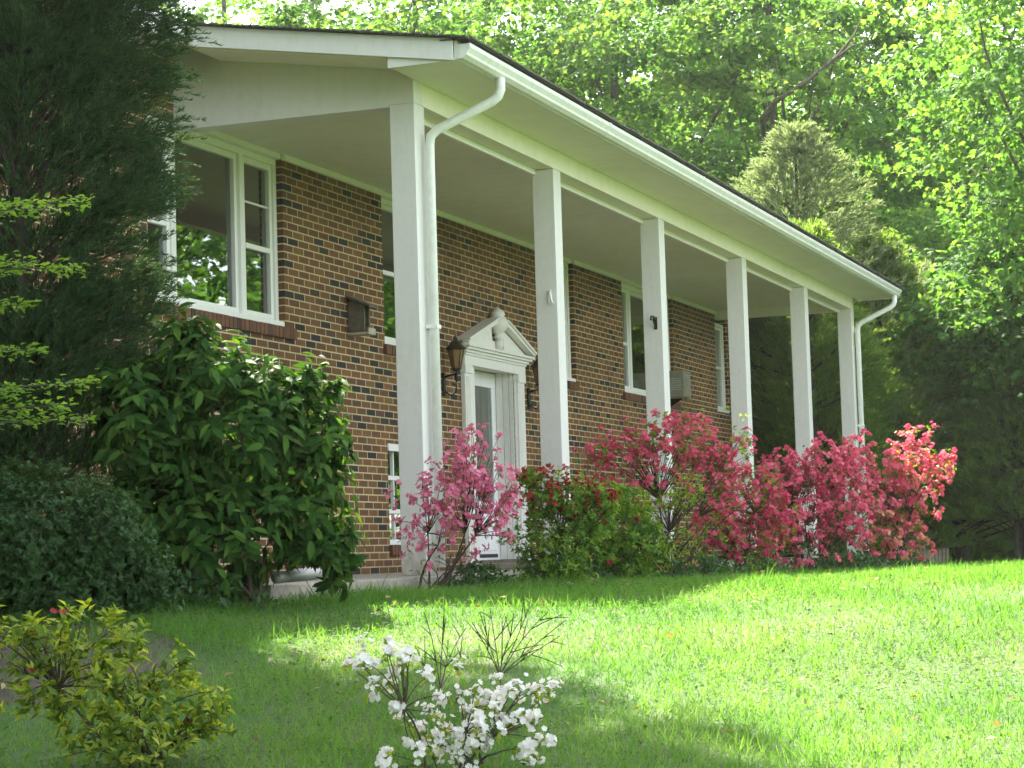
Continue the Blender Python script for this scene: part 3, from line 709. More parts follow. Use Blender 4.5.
def shrub(name, label, cat, group, base, d, blobs, ntips, leaf, lk, ll, lw, flower=None, fk=(3, 6), fs=.05, pf=None, nst=9, rst=.010, tpl=T_FOLD, stemfrac=.5, droop=0.0, up=.5, shell=.45, depth=.85, spread=.12, tipr=.0016, fspread=1.0, smax=90, jit=.03):
    """base (u,v) foot of the shrub; stems rise from it to tips in the blobs; rosettes of leaves and trusses of blossoms on the tips"""
    bp = at(base[0], base[1], d); bp[2] = float(ground(bp[0], bp[1])) - .01
    P, Cn = blob_points(blobs, d, ntips, shell, depth)
    P = P + rng.normal(size=P.shape) * jit; P[:, 2] = np.maximum(P[:, 2], ground(P[:, 0], P[:, 1]) + .05)
    t = empty(name, bp, label, cat, group)
    n = len(P); out = norm(norm(P - Cn) * .8 + np.array([0, 0, up]))
    # stems: main stems fork at hubs, each hub feeds the tips nearest to it
    k = max(1, min(int(n * stemfrac), smax)); Q = P[rng.choice(n, k, False)]
    foot = bp + np.stack([rng.normal(size=nst) * spread * .5, rng.normal(size=nst) * spread * .5, np.zeros(nst)], -1)
    hub = foot + (Q[rng.integers(0, k, nst)] - foot) * (.35 + .25 * rng.random((nst, 1)))
    fi = ((Q[:, None] - hub[None]) ** 2).sum(-1).argmin(1)
    H = hub[fi]; ln_ = np.linalg.norm(Q - H, axis=1, keepdims=True)
    mid = H + (Q - H) * .5 + np.array([0, 0, .12]) * ln_ + rng.normal(size=Q.shape) * .10 * ln_
    br = bez(H, mid, Q, 6)
    L1 = tubes(br, np.linspace(rst * .36, tipr, 6)[None].repeat(k, 0), 4)
    hb = np.stack([foot, hub], 1).mean(1) + rng.normal(size=foot.shape) * .04
    L0 = tubes(bez(foot - np.array([0, 0, .05]), hb, hub, 6), np.linspace(rst, rst * .45, 6)[None].repeat(nst, 0) * (0.7 + .6 * rng.random((nst, 1))), 6)
    v, p = merge([L0, L1]); link('stem', np_mesh('stem', v - bp, p), M['twig'], t, True)
    # leaves
    kk = rng.integers(lk[0], lk[1] + 1, n) if lk[1] else np.zeros(n, int)
    if kk.sum():
        idx = np.repeat(np.arange(n), kk); m = len(idx)
        o = out[idx]; side = norm(np.cross(o, rdir(m)))
        D = norm(side * (.75 + .3 * rng.random((m, 1))) + o * (.25 + .5 * rng.random((m, 1))) - np.array([0, 0, 1]) * droop * (.4 + rng.random((m, 1))))
        Nn = norm(o + .5 * rdir(m)); PP = P[idx] - o * (rng.random((m, 1)) * ll * 1.1)
        sz = ll * (.6 + .7 * rng.random(m))
        v, p = scatter(PP, D, Nn, sz, sz * lw, tpl); link('foliage', np_mesh('foliage', v - bp, p), LEAF[leaf], t)
    if flower:
        items = flower if isinstance(flower, list) else [(flower, pf)]
        for fl, pfun in items:
            pr = pfun(P, Cn) if pfun else np.ones(n)
            s2 = np.nonzero(rng.random(n) < pr)[0]
            if not len(s2): continue
            fkk = rng.integers(fk[0], fk[1] + 1, len(s2)); idx = np.repeat(s2, fkk); m = len(idx)
            o = norm(out[idx] + .75 * rdir(m)); PP = P[idx] + o * fs * (.35 + .35 * rng.random((m, 1))) + rng.normal(size=(m, 3)) * fs * .38 * fspread
            sz = fs * (.75 + .45 * rng.random(m)); a = rdir(m)
            v, p = scatter(PP, np.cross(o, a), o, sz, sz, T_FLOWER)
            link('blossom', np_mesh('blossom', v - bp, p), LEAF[fl], t)
    return t

def hz(P):  # height above ground
    return P[:, 2] - ground(P[:, 0], P[:, 1])

AZ = 'flowering azaleas in a row before the porch'
# dark broad-leaved shrub at the porch end
shrub('broadleaf_shrub', 'large dark shrub with long drooping glossy leaves under the picture window', 'shrub', None, (225, 606), 12.95,
      [(205, 372, 62, 62), (275, 395, 46, 46), (140, 395, 50, 50), (150, 430, 78, 80), (240, 440, 85, 95), (318, 425, 38, 58), (300, 500, 62, 80), (215, 530, 95, 70), (336, 548, 26, 45, .8), (150, 520, 70, 75), (185, 330, 26, 26), (305, 378, 14, 24)],
      1200, 'aucuba', (6, 10), .105, .40, nst=12, rst=.014, tpl=T_DROOP, droop=.7, up=.6, shell=.42, spread=.3, stemfrac=.3, smax=70)
# small-leaved dark shrub
shrub('boxwood_shrub', 'low rounded dark shrub with tiny leaves at the lawn edge', 'shrub', None, (50, 622), 11.8,
      [(20, 535, 85, 75), (95, 545, 62, 62), (140, 580, 34, 34), (-60, 530, 80, 85), (60, 590, 90, 30)],
      7000, 'yew', (8, 12), .028, .5, nst=10, rst=.009, stemfrac=.01, shell=.45, spread=.35, smax=40)
# light green layered branches reaching in from a small tree off to the left
def layered_tree():
    d = 10.6; foot = at(-260, 700, d); foot[2] = float(ground(*foot[:2]))
    t = empty('dogwood_tree', foot, 'small tree with flat layers of light green leaves at the left edge', 'tree')
    top = foot + np.array([.05, .08, 3.0])
    tr = [bez(foot[None] - [[0, 0, .1]], (foot + [.1, 0, 1.4])[None], top[None], 8)]
    paths = []; tips = []
    for (u, v, dd) in [(92, 203, .2), (60, 208, -.1), (30, 262, .1), (84, 268, .3), (98, 383, .1), (70, 405, -.2), (88, 418, .2), (20, 390, -.3), (40, 350, .3), (-60, 230, .2), (-90, 330, -.3), (-110, 410, .4), (-150, 180, .2), (30, 305, .2)]:
        e = at(u, v, d + dd); s = foot + np.array([.04, .05, 1]) * 0 + (top - foot) * np.clip((e[2] - .25 - foot[2]) / 3.0, .2, .95)
        paths.append((s, (s + e) / 2 + [0, 0, .12], e)); tips.append((s, e))
    pa = bez(np.array([p[0] for p in paths]), np.array([p[1] for p in paths]), np.array([p[2] for p in paths]), 8)
    v, p = merge([tubes(tr[0], np.linspace(.05, .02, 8)[None], 8), tubes(pa, np.linspace(.012, .002, 8)[None].repeat(len(pa), 0), 5)])
    link('trunk', np_mesh('trunk', v - foot, p), M['bark'], t, True)
    PP = []; DD = []
    for q in pa:
        for i in range(170):
            tt = .35 + .65 * rng.random() ** .7; j = tt * 7; a = int(min(j, 6)); c = q[a] + (q[a + 1] - q[a]) * (j - a)
            ax = norm(q[-1] - q[0]); sd = norm(np.cross(ax, [0, 0, 1])) * (1 if rng.random() < .5 else -1)
            PP.append(c + sd * rng.random() * .11 + rng.normal(size=3) * [.02, .02, .018]); DD.append(norm(sd * .7 + ax * (.2 + .6 * rng.random()) + [0, 0, rng.normal() * .2]))
    PP = np.array(PP); DD = np.array(DD); Nn = norm(np.array([0, 0, 1.]) + .45 * rdir(len(PP))); sz = .046 * (.6 + .7 * rng.random(len(PP)))
    v, p = scatter(PP, DD, Nn, sz, sz * .5, T_FOLD); link('crown', np_mesh('crown', v - foot, p), LEAF['dogwood'], t)
layered_tree()

# juniper at the upper left
def conifer_mesh(P, D, n_n, ln, wn, tw):
    """twigs at P pointing D, n_n scale sprays of length ln, width wn along each twig of length tw"""
    n = len(P); idx = np.repeat(np.arange(n), n_n); m = len(idx)
    s = rng.random((m, 1)); o = D[idx]; side = norm(np.cross(o, rdir(m)))
    PP = P[idx] + o * (s * tw) + np.array([0, 0, -1]) * (s ** 2 * tw * .25)
    DD = norm(o + side * (.35 + .35 * rng.random((m, 1)))); sz = ln * (.6 + .8 * rng.random(m)) * (1.15 - .5 * s[:, 0])
    return scatter(PP, DD, norm(side + .6 * rdir(m)), sz, wn * (.7 + .6 * rng.random(m)), T_NEEDLE)
def juniper():
    d = 13.3; foot = at(22, 620, d); foot[2] = float(ground(*foot[:2]))
    t = empty('juniper_tree', foot, 'feathery dark green juniper tree hanging over the brick wall', 'tree')
    blobs = [(130, 55, 56, 80, 1.5), (60, 20, 75, 60, 1.2), (146, 150, 30, 60, .9), (120, 190, 62, 60, 1.1), (138, 215, 30, 32, .6), (95, 290, 58, 62, 1.1), (60, 350, 62, 52, 1.0), (15, 330, 60, 50, .7), (15, 130, 50, 60, .55), (115, 120, 40, 50, 1), (-60, 60, 90, 90, .8), (-70, 220, 80, 100, .7), (80, -90, 130, 80, .9), (60, -230, 120, 110, .6), (40, -380, 90, 100, .5), (45, 420, 60, 45, .9), (-20, 420, 70, 60, .8), (10, 250, 55, 55, .7), (90, 440, 40, 36, .6), (120, 330, 45, 60, 1.0), (140, 270, 32, 40, .7), (168, 14, 36, 34, 1.3), (180, 40, 24, 26, .8)]
    k = 165; E_, Cn = blob_points(blobs, d, k, .35, .75); k = len(E_)
    trunk = bez(foot[None] - [[0, 0, .1]], (foot + [.1, .05, 3])[None], (foot + [.05, 0, 6.2])[None], 14)
    zz = np.clip(E_[:, 2] - foot[2] - .25 - .5 * rng.random(k), .4, 6.0) / 6.2 * 13; a = np.minimum(zz.astype(int), 12)
    S = trunk[0][a] + (trunk[0][a + 1] - trunk[0][a]) * (zz - a)[:, None]; ln_ = np.linalg.norm(E_ - S, axis=1, keepdims=True)
    E_ = E_ + (E_ - S) * .06
    br = bez(S, S + (E_ - S) * .55 + np.array([0, 0, .22]) * ln_, E_, 9)
    n = k * 95; bi = rng.integers(0, k, n); tt = 8 * (1 - .75 * rng.random(n) ** 1.3); a = np.minimum(tt.astype(int), 7)
    C0 = br[bi, a] + (br[bi, a + 1] - br[bi, a]) * (tt - a)[:, None]; ax = norm(br[bi, a + 1] - br[bi, a])
    w = .10 * (1.15 - tt / 8)[:, None] + .045
    P = C0 + rng.normal(size=(n, 3)) * w * [1, 1, .7]
    D = norm(ax * .9 + .6 * rdir(n) + [0, 0, .15])
    v, p = conifer_mesh(P, D, 22, .042, .0058, .15)
    link('crown', np_mesh('crown', v - foot, p), LEAF['juniper'], t)
    v, p = merge([tubes(trunk, np.linspace(.07, .02, 14)[None], 10), tubes(br, np.linspace(.013, .003, 9)[None].repeat(k, 0), 5)])
    link('trunk', np_mesh('trunk', v - foot, p), M['bark_red'], t, True)
juniper()

# yellow-green azalea, lower left corner
shrub('azalea_bush', 'low yellow green azalea bush without flowers in the lower left corner', 'shrub', None, (150, 762), 8.3,
      [(45, 635, 48, 22), (95, 655, 45, 34), (130, 640, 22, 18), (40, 668, 38, 14), (22, 705, 18, 8), (60, 700, 40, 22, .7), (165, 680, 42, 24), (205, 705, 26, 16), (120, 710, 75, 38), (130, 740, 80, 22), (225, 717, 16, 10), (-10, 625, 22, 18), (190, 725, 30, 20), (105, 612, 7, 7, 2), (65, 618, 10, 10, 2), (126, 632, 10, 10)],
      430, 'yellow', (6, 9), .044, .42, flower=[('darkred', lambda P, C: np.full(len(P), .014))], fk=(1, 2), fs=.03, nst=8, rst=.010, stemfrac=.3, spread=.16, up=.8, shell=.3, smax=80)
# white azalea, bottom centre
wcl = [(352, 667), (370, 657), (386, 662), (401, 665), (390, 676), (368, 662), (384, 655), (404, 665), (438, 679), (396, 687), (464, 680), (468, 690), (460, 698), (380, 665),
       (512, 686), (517, 692), (500, 697), (507, 704), (515, 708), (538, 694), (552, 702), (544, 700), (530, 714), (524, 718), (535, 720), (505, 738), (512, 742), (532, 742), (538, 748), (500, 733), (434, 746), (432, 750), (447, 727), (455, 731), (468, 706), (470, 716), (476, 724), (418, 724), (410, 731), (480, 740), (484, 748), (474, 745), (386, 762), (392, 760), (416, 742), (490, 712), (444, 714), (462, 757), (425, 728), (440, 730), (484, 752)]
shrub('azalea_bush', 'sparse white flowering azalea bush in the front lawn', 'shrub', None, (452, 790), 7.9,
      [(u, v, 5.5, 4.5) for u, v in wcl], 100, 'yellow', (3, 7), .034, .42, flower='whitef', fk=(8, 12), fs=.024, pf=None, nst=8, rst=.008, stemfrac=.6, spread=.2, shell=.1, depth=6.0, up=.5, fspread=1.15)
def twigs(name, label, base, d, ends, r0=.0036):
    bp = at(base[0], base[1], d); bp[2] = min(bp[2], float(ground(*bp[:2])) + .0); bp[2] = float(ground(*bp[:2]))
    fork = at(base[0], base[1], d)
    E_ = np.array([at(u, v, d + rng.normal() * .18) for u, v in ends]); k = len(E_)
    S = np.repeat(fork[None], k, 0); Mi = S + (E_ - S) * .5 + rng.normal(size=(k, 3)) * .02
    main = bez(S, Mi, E_, 7)
    subS, subE = [], []
    for q in main:
        for i in range(3):
            j = rng.integers(2, 6); a = q[j]; dr = norm(norm(q[-1] - q[0]) + .8 * rdir(1)[0]); subS.append(a); subE.append(a + dr * (.06 + .10 * rng.random()))
    subS = np.array(subS); subE = np.array(subE)
    v, p = merge([tubes(main, np.linspace(r0 * .55, .0018, 7)[None].repeat(k, 0), 5), tubes(bez(subS, (subS + subE) / 2 + [0, 0, .008], subE, 4), np.linspace(.0025, .0014, 4)[None].repeat(len(subS), 0), 4),
                  tubes(bez(bp[None] - [[0, 0, .05]], (bp + fork)[None] / 2, fork[None], 4), np.array([[r0, r0 * .9, r0 * .8, r0 * .7]]), 6)])
    tag(link(name, np_mesh(name, v, p), M['twig'], None, True), label, 'shrub')
twigs('bare_shrub', 'leafless twiggy shrub behind the white azalea', (500, 676), 9.3, [(480, 612), (490, 608), (502, 622), (522, 618), (548, 612), (566, 620), (560, 636), (530, 606), (472, 622)])
twigs('bare_shrub', 'few thin leafless stems rising left behind the white azalea', (440, 690), 9.0, [(424, 612), (446, 618), (448, 640), (466, 628), (412, 650), (462, 655)], .0034)

# the azalea row
def top_only(z0, z1, p=1.0): return lambda P, C: p * np.clip((hz(P) - z0) / (z1 - z0), 0, 1)
shrub('azalea_bush', 'airy light pink azalea on bare stems in front of the door', 'shrub', AZ, (430, 598), 15.2,
      [(468, 470, 34, 40), (436, 505, 40, 36), (488, 505, 28, 34), (425, 545, 26, 26), (500, 480, 16, 22), (455, 535, 34, 26, .6), (475, 440, 18, 14), (425, 580, 22, 16, .5), (500, 520, 16, 14)],
      300, 'azalea', (1, 3), .028, .40, flower='pink', fk=(5, 8), fs=.034, pf=lambda P, C: np.clip((hz(P) - .15) / .35, .15, .95), nst=12, rst=.010, spread=.10, stemfrac=.8, shell=.02, jit=.05)
shrub('azalea_bush', 'bushy green azalea with dark red blooms right of the door', 'shrub', AZ, (548, 599), 15.9,
      [(545, 500, 34, 26), (575, 492, 36, 22), (540, 545, 32, 38), (572, 545, 36, 38), (602, 500, 22, 18), (530, 478, 16, 12), (556, 574, 40, 24), (590, 520, 26, 26)],
      900, 'azalea', (5, 9), .042, .42, flower='darkred', fk=(2, 4), fs=.040, pf=top_only(.4, .9, .6), nst=10, rst=.010, spread=.12, stemfrac=.2, shell=.3)
shrub('azalea_bush', 'rounded bright green azalea with few red buds', 'shrub', AZ, (616, 589), 16.6,
      [(615, 530, 36, 34), (600, 556, 34, 30), (638, 548, 30, 30), (622, 500, 24, 18), (648, 520, 16, 18), (618, 574, 36, 16)],
      820, 'azalea', (5, 9), .044, .42, flower='darkred', fk=(1, 2), fs=.036, pf=lambda P, C: np.full(len(P), .05), nst=8, rst=.010, spread=.12, stemfrac=.2, shell=.3)
shrub('azalea_bush', 'tall open rose red azalea spreading before the third column', 'shrub', AZ, (665, 580), 17.9,
      [(608, 452, 34, 22), (652, 442, 42, 28), (700, 450, 38, 36), (730, 470, 26, 36), (655, 480, 52, 30, .6), (704, 500, 36, 34, .7), (590, 470, 18, 14, .5), (690, 425, 22, 14, .8), (650, 525, 34, 30, .25), (720, 535, 26, 30, .4), (662, 418, 8, 8, 1.5), (745, 440, 12, 14)],
      620, 'azalea', (3, 6), .038, .40, flower='rose', fk=(6, 10), fs=.034, pf=top_only(.25, .9, .55), nst=12, rst=.012, spread=.22, stemfrac=.7, shell=.05)
shrub('azalea_bush', 'thin azalea of upright yellow green shoots below the rose red one', 'shrub', AZ, (662, 578), 17.0,
      [(668, 500, 26, 14), (690, 490, 18, 18), (672, 535, 24, 26, .7), (655, 560, 30, 18), (690, 545, 18, 22, .6), (742, 440, 7, 30, .6), (640, 500, 16, 10)],
      260, 'yellow', (5, 8), .038, .38, flower='rose', fk=(1, 2), fs=.036, pf=lambda P, C: np.full(len(P), .08), nst=7, rst=.010, spread=.14, stemfrac=.5, shell=.1)
shrub('azalea_bush', 'rounded soft pink azalea between the fourth column and the rose red one', 'shrub', AZ, (738, 577), 19.3,
      [(738, 505, 36, 32), (722, 535, 30, 32), (757, 542, 34, 32), (778, 515, 26, 30), (738, 562, 40, 16), (706, 545, 12, 14), (764, 480, 22, 20)],
      620, 'azalea', (3, 6), .038, .42, flower='rose', fk=(7, 11), fs=.034, pf=top_only(.05, .5, .62), nst=9, rst=.010, spread=.14, stemfrac=.3, shell=.15)
shrub('azalea_bush', 'dense hot pink azalea before the fifth column', 'shrub', AZ, (805, 571), 21.5,
      [(785, 472, 32, 26), (825, 468, 38, 28), (800, 512, 44, 38), (848, 500, 30, 36), (793, 547, 38, 26), (768, 490, 18, 26), (838, 542, 32, 28), (815, 562, 50, 12), (850, 452, 14, 16)],
      900, 'azalea_dark', (3, 6), .040, .42, flower='hot', fk=(8, 13), fs=.035, pf=top_only(.05, .5, .78), nst=10, rst=.010, spread=.16, stemfrac=.2, shell=.2)
shrub('azalea_bush', 'spreading pink azalea with salmon lower blooms at the far porch corner', 'shrub', AZ, (880, 566), 23.2,
      [(880, 470, 34, 24), (915, 464, 32, 24), (938, 468, 20, 12), (870, 500, 38, 32), (910, 500, 32, 32), (888, 540, 38, 26), (852, 455, 22, 20), (918, 535, 12, 22), (905, 442, 14, 10), (925, 440, 8, 10), (948, 462, 8, 6, 2)],
      800, 'azalea', (3, 6), .040, .42, flower=[('hot', lambda P, C: np.where((hz(P) > .5) | (rng.random(len(P)) < .3), .62, .1)), ('salmon', lambda P, C: np.where(hz(P) < .6, .42, .05))],
      fk=(8, 13), fs=.035, nst=10, rst=.010, spread=.16, stemfrac=.25, shell=.1, jit=.06)
# low leafy ground cover between the azaleas
def cover():
    PP = []
    for (u, v, d, r, n) in [(650, 578, 17.2, .55, 900), (700, 574, 18.6, .6, 900), (480, 592, 15.6, .35, 350), (850, 566, 22.2, .9, 1200), (760, 572, 20.2, .5, 600), (880, 560, 23.5, .7, 900), (580, 590, 16.4, .4, 450), (200, 606, 12.6, .5, 400), (905, 566, 24.0, .5, 500)]:
        c = at(u, v, d); q = rng.normal(size=(n, 2)) * r * .5; x = c[0] + q[:, 0]; y = c[1] + q[:, 1] * .6
        h = (.05 + .16 * rng.random(n)) * np.exp(-(q ** 2).sum(1) / (r * r)); PP.append(np.stack([x, y, ground(x, y) + h], -1))
    PP = np.concatenate(PP); PP = PP[(PP[:, 1] < -2.52) | (PP[:, 0] < -3.47)]; n = len(PP)
    sz = .055 * (.6 + .7 * rng.random(n)); D = rdir(n, .2); Nn = norm(np.array([0, 0, 1.]) + .6 * rdir(n))
    v, p = scatter(PP, D, Nn, sz, sz * .55, T_FOLD)
    tag(link('ground_cover', np_mesh('ground_cover', v, p), LEAF['cover']), 'low leafy ground cover between the azaleas', 'ground cover', kind='stuff')
cover()

# ------------------------------------------------------------------ background trees
def maple_data(seed, h, rad, zb, nclump, leaves, L, tpl=T_MAPLE, lean=(0, 0), cz=None, crad=.55):
    g = np.random.default_rng(seed); n = nclump
    q = norm(g.normal(size=(n, 3))); q *= (.35 + .65 * g.random((n, 1))) ** .5
    q *= 1 + .22 * np.sin(q[:, :1] * 5 + seed) * np.cos(q[:, 1:2] * 4 + 2 * seed) + .12 * np.sin(q[:, 2:] * 7)
    C = q * np.array([rad, rad, (h - zb) / 2]) + np.array([lean[0], lean[1], (h + zb) / 2])
    idx = np.repeat(np.arange(n), leaves); m = len(idx)
    tilt = norm(np.array([0, 0, 1.]) + .5 * norm(g.normal(size=(n, 3))) + .35 * q)
    off = g.normal(size=(m, 3)) * crad * .55; tl = tilt[idx]
    off -= tl * (off * tl).sum(1, keepdims=True) * .75
    P = C[idx] + off; P[:, 2] -= .25 * (off ** 2).sum(1)
    D = norm(off * np.array([1, 1, .3]) + .5 * norm(g.normal(size=(m, 3))) - np.array([0, 0, .45])); Nn = norm(tl + .55 * norm(g.normal(size=(m, 3))))
    sz = L * (.6 + .7 * g.random(m))
    return C, scatter(P, D, Nn, sz, sz * .95, tpl)
def maple_limbs(C, h, r0, k, g, lean=(0, 0), zlow=.25):
    top = np.array([lean[0] * .8, lean[1] * .8, h * .9]); foot = np.array([0, 0, -.6]); m = 12
    tr = bez(foot[None], np.array([[lean[0] * .15 + .2, lean[1] * .15, h * .5]]), top[None], m)
    sel = g.choice(len(C), k, False); Q = C[sel]; tt = np.clip((Q[:, 2] / h - zlow) * .85, .12, .92)
    j = tt * (m - 1); a = np.minimum(j.astype(int), m - 2); S = tr[0][a] + (tr[0][a + 1] - tr[0][a]) * (j - a)[:, None]
    br = bez(S, S + (Q - S) * .5 + np.array([0, 0, .35]) + g.normal(size=Q.shape) * .55, Q, 7)
    return merge([tubes(tr, np.linspace(r0, r0 * .22, m)[None], 10), tubes(br, np.linspace(r0 * .3, .012, 7)[None].repeat(k, 0) * (.5 + .6 * g.random((k, 1))), 6)])
def maple(name, label, u, d, h, rad, zb, seed, nclump=300, leaves=55, L=.15, r0=.2, group=None, cat='tree', lean=(0, 0), pos=None, leafm='maple', clear=None):
    p0 = at(u, 560, d) if pos is None else np.array([pos[0], pos[1], 0.]); p0[2] = float(ground(p0[0], p0[1]))
    t = empty(name, p0, label, cat, group)
    C, lf = maple_data(seed, h, rad, zb, nclump, leaves, L, lean=lean)
    if clear:      # foliage gap through which the trunk shows
        vv, pp = lf; k = len(T_MAPLE[0]); c = vv.reshape(-1, k, 3).mean(1); r_, f_ = local_frame(u)
        keep = ~((np.abs(c @ r_ + .05) < .36) & (c[:, 2] > clear[0]) & (c[:, 2] < clear[1]) & (c @ f_ < .1))
        vv = vv.reshape(-1, k, 3)[keep].reshape(-1, 3); pp = [(q.reshape(len(keep), -1, q.shape[1])[:keep.sum()]).reshape(-1, q.shape[1]) for q in pp]; lf = (vv, pp)
    link('crown', np_mesh('crown', *lf), LEAF[leafm], t)
    v, p = maple_limbs(C, h, r0, 24, np.random.default_rng(seed + 100), lean); link('trunk', np_mesh('trunk', v, p), M['bark'], t, True)
    return t
mt = maple('maple_tree', 'broad leafy tree whose dark bare trunk shows right of the gutter end', 950, 53, 18, 5.4, 4.6, 11, 403, 72, .13, .24, clear=(4.6, 7.6))
maple('young_maple_tree', 'young bright leafy tree low at the right edge, before the dark cedars', 1018, 37, 5.6, 1.7, 2.2, 17, 170, 70, .12, .06)
maple('young_maple_tree', 'young bright leafy tree between the far downspout and the dark trunk', 935, 41, 6.6, 1.9, 2.9, 18, 190, 70, .12, .06)
maple('maple_tree', 'bright leafy tree whose crown fills the right edge', 1140, 36, 12.5, 3.1, 2.0, 12, 374, 72, .12, .2)
mk = maple('maple_tree', 'leafy tree with a dark slanting limb above the olive cedar', 790, 48, 15.5, 4.6, 2.2, 13, 432, 72, .14, .24)
maple('maple_tree', 'leafy tree rising behind the middle of the roof', 630, 49, 15.5, 5.0, 2.6, 14, 432, 72, .14, .24)
maple('maple_tree', 'leafy tree above the left end of the porch roof', 430, 51, 16, 5.2, 3.0, 15, 403, 68, .14, .24)
maple('maple_tree', 'leafy tree just left of the peak of the roof line, between two larger crowns', 325, 55, 17, 5.0, 3.0, 19, 420, 75, .14, .24)
maple('maple_tree', 'leafy tree over the roof edge above the second column', 540, 57, 18, 5.0, 3.0, 20, 460, 75, .14, .24)
maple('maple_tree', 'leafy tree behind the juniper at the left roof corner', 235, 52, 16, 5.2, 3.0, 16, 360, 68, .14, .24)
def limb(tree, path, radii, name='limb'):
    P = np.array([at(*q) for q in path]); o = np.array(tree.location)
    m = MB(); m.tube(list(P), radii, 7); m.build(name, M['bark'], tree, 0, True)
limb(mk, [(768, 180, 46.5), (762, 118, 44.5), (775, 102, 43.6), (806, 82, 43.2), (838, 56, 43), (855, 34, 43), (862, 18, 43)], [.06, .055, .05, .042, .034, .022, .012])
limb(mk, [(838, 57, 43), (852, 46, 42.8), (872, 40, 42.6)], [.028, .02, .01])
limb(mt, [(948, 282, 52.8), (930, 287, 50), (912, 291, 48), (897, 294, 46.5)], [.10, .075, .06, .04])
limb(mt, [(925, 288, 49.5), (945, 280, 49), (968, 282, 49)], [.05, .04, .02])
# slanting dark limb and bare broken branch, both part of trees seen against the leaves
def woods():
    parts = []; tr = []
    for i, (u, d, h, rad, zb) in enumerate([(u_, 76 + 3 * (k_ % 3), 21, 7.5, 0) for k_, u_ in enumerate(range(-120, 1260, 92))] + [(1000, 54, 5, 3, -.5), (900, 56, 5, 3, -.5), (1080, 50, 5, 3, -.5), (780, 58, 6, 4, -.5)]):
        p0 = at(u, 560, d); p0[2] = float(ground(p0[0], p0[1]))
        C, (v, p) = maple_data(200 + i, h, rad, zb, 500, 40, .28, T_FOLD, crad=.9)
        parts.append((v + p0, p)); v, p = maple_limbs(C, h, .2, 16, np.random.default_rng(i)); tr.append((v + p0, p))
    v, p = merge(parts); me = np_mesh('woods', v, p)
    nl = len(me.polygons)
    v2, p2 = merge(tr + [])
    mv, mp = merge([(v, p), (v2, p2)])
    me2 = np_mesh('woods', mv, mp)
    me2.materials.append(LEAF['woods']); me2.materials.append(M['bark'])
    # triangles are leaves, quads are limbs
    tot = np.empty(len(me2.polygons), np.int32); me2.polygons.foreach_get('loop_total', tot)
    me2.polygons.foreach_set('material_index', (tot == 4).astype(np.int32))
    tag(link('woods', me2, None), 'far wood of mixed leafy trees behind the house', 'woods', kind='stuff')
woods()
def cedar(label, u, d, h, rad, seed, leafm='cedar', n=2600, group=None, zlow=.0, trunk=.13):
    global rng
    p0 = at(u, 560, d); p0[2] = float(ground(p0[0], p0[1])); t = empty('cedar_tree', p0, label, 'tree', group)
    z = zlow + (1 - zlow) * rng.random(n) ** 1.25; a = rng.random(n) * 2 * math.pi
    prof = np.minimum(1, (1 - z) / .42) ** .9 * (.85 + .15 * np.sin(z * 20 + a * 2)) * (.9 + .25 * np.sin(a * 3 + seed)) ; rr = rad * prof * (.35 + .65 * rng.random(n) ** .5)
    P = np.stack([rr * np.cos(a), rr * np.sin(a), .3 + z * (h - .3)], -1)
    D = norm(np.stack([np.cos(a), np.sin(a), np.full(n, .75)], -1) + .5 * rdir(n))
    v, p = conifer_mesh(P, D, 34, .11, .015, .42); link('crown', np_mesh('crown', v, p), LEAF[leafm], t)
    k = 60; sel = rng.choice(n, k, False); Q = P[sel]; S = np.stack([0 * Q[:, 0], 0 * Q[:, 0], np.maximum(.2, Q[:, 2] - .4)], -1)
    v, p = merge([tubes(bez(np.array([[0, 0, -.3]]), np.array([[.03, .02, h * .5]]), np.array([[0, 0, h * .95]]), 8), np.linspace(trunk, .02, 8)[None], 8), tubes(bez(S, (S + Q) / 2, Q, 4), np.linspace(.025, .006, 4)[None].repeat(k, 0), 5)])
    link('trunk', np_mesh('trunk', v, p), M['bark_red'], t, True)
cedar('pale olive cedar peeking over the porch roof', 812, 37.2, 7.4, 2.4, 1, 'cedar_olive', 3000)
cedar('dark cedar behind the far downspout', 890, 37, 5.4, 1.5, 2)
cedar('dark cedar seen between the last two columns', 818, 34.5, 5.2, 1.5, 3)
cedar('dark cedar just past the house corner', 772, 36, 5.6, 1.5, 4)
cedar('dark shaded cedar at the right lawn edge with its low trunk showing', 962, 38, 3.2, 1.8, 5, zlow=.16)
cedar('dark shaded cedar in the right corner, cut by the frame', 1030, 37, 3.0, 1.9, 6, zlow=.16)
cedar('dark shaded cedar behind the picket fence', 925, 41, 3.5, 1.8, 7, zlow=.1)

# front-yard trees out of frame to the right: they are what the windows mirror
maple('maple_tree', 'leafy front yard tree across the lawn', 0, 0, 13, 5, .3, 21, 520, 60, .17, .2, pos=(36, -17), group='front yard trees')
maple('maple_tree', 'leafy front yard tree across the lawn', 0, 0, 13, 5, .3, 22, 520, 60, .17, .2, pos=(24, -15.5), group='front yard trees')
maple('maple_tree', 'leafy front yard tree across the lawn', 0, 0, 13, 5, .3, 23, 520, 60, .17, .2, pos=(50, -16), group='front yard trees')
for k_, ps in enumerate([(-9.6, 3.2), (-14.5, 6.5), (-21, -.5), (-25, -8.5), (-24, -17)]):
    maple('maple_tree', 'leafy yard tree outside the picture, on the near side of the lawn', 0, 0, 16, 4.6, 2.2, 41 + k_, 420, 55, .2, .2, pos=ps, group='near yard trees')
# tall tree behind the house whose crown shades the front lawn
maple('oak_tree', 'tall tree behind the house, its crown above the roof', 0, 0, 12.8, 2.3, 10.2, 31, 260, 60, .16, .3, lean=(-.3, -7.6), pos=(.3, 9.6))

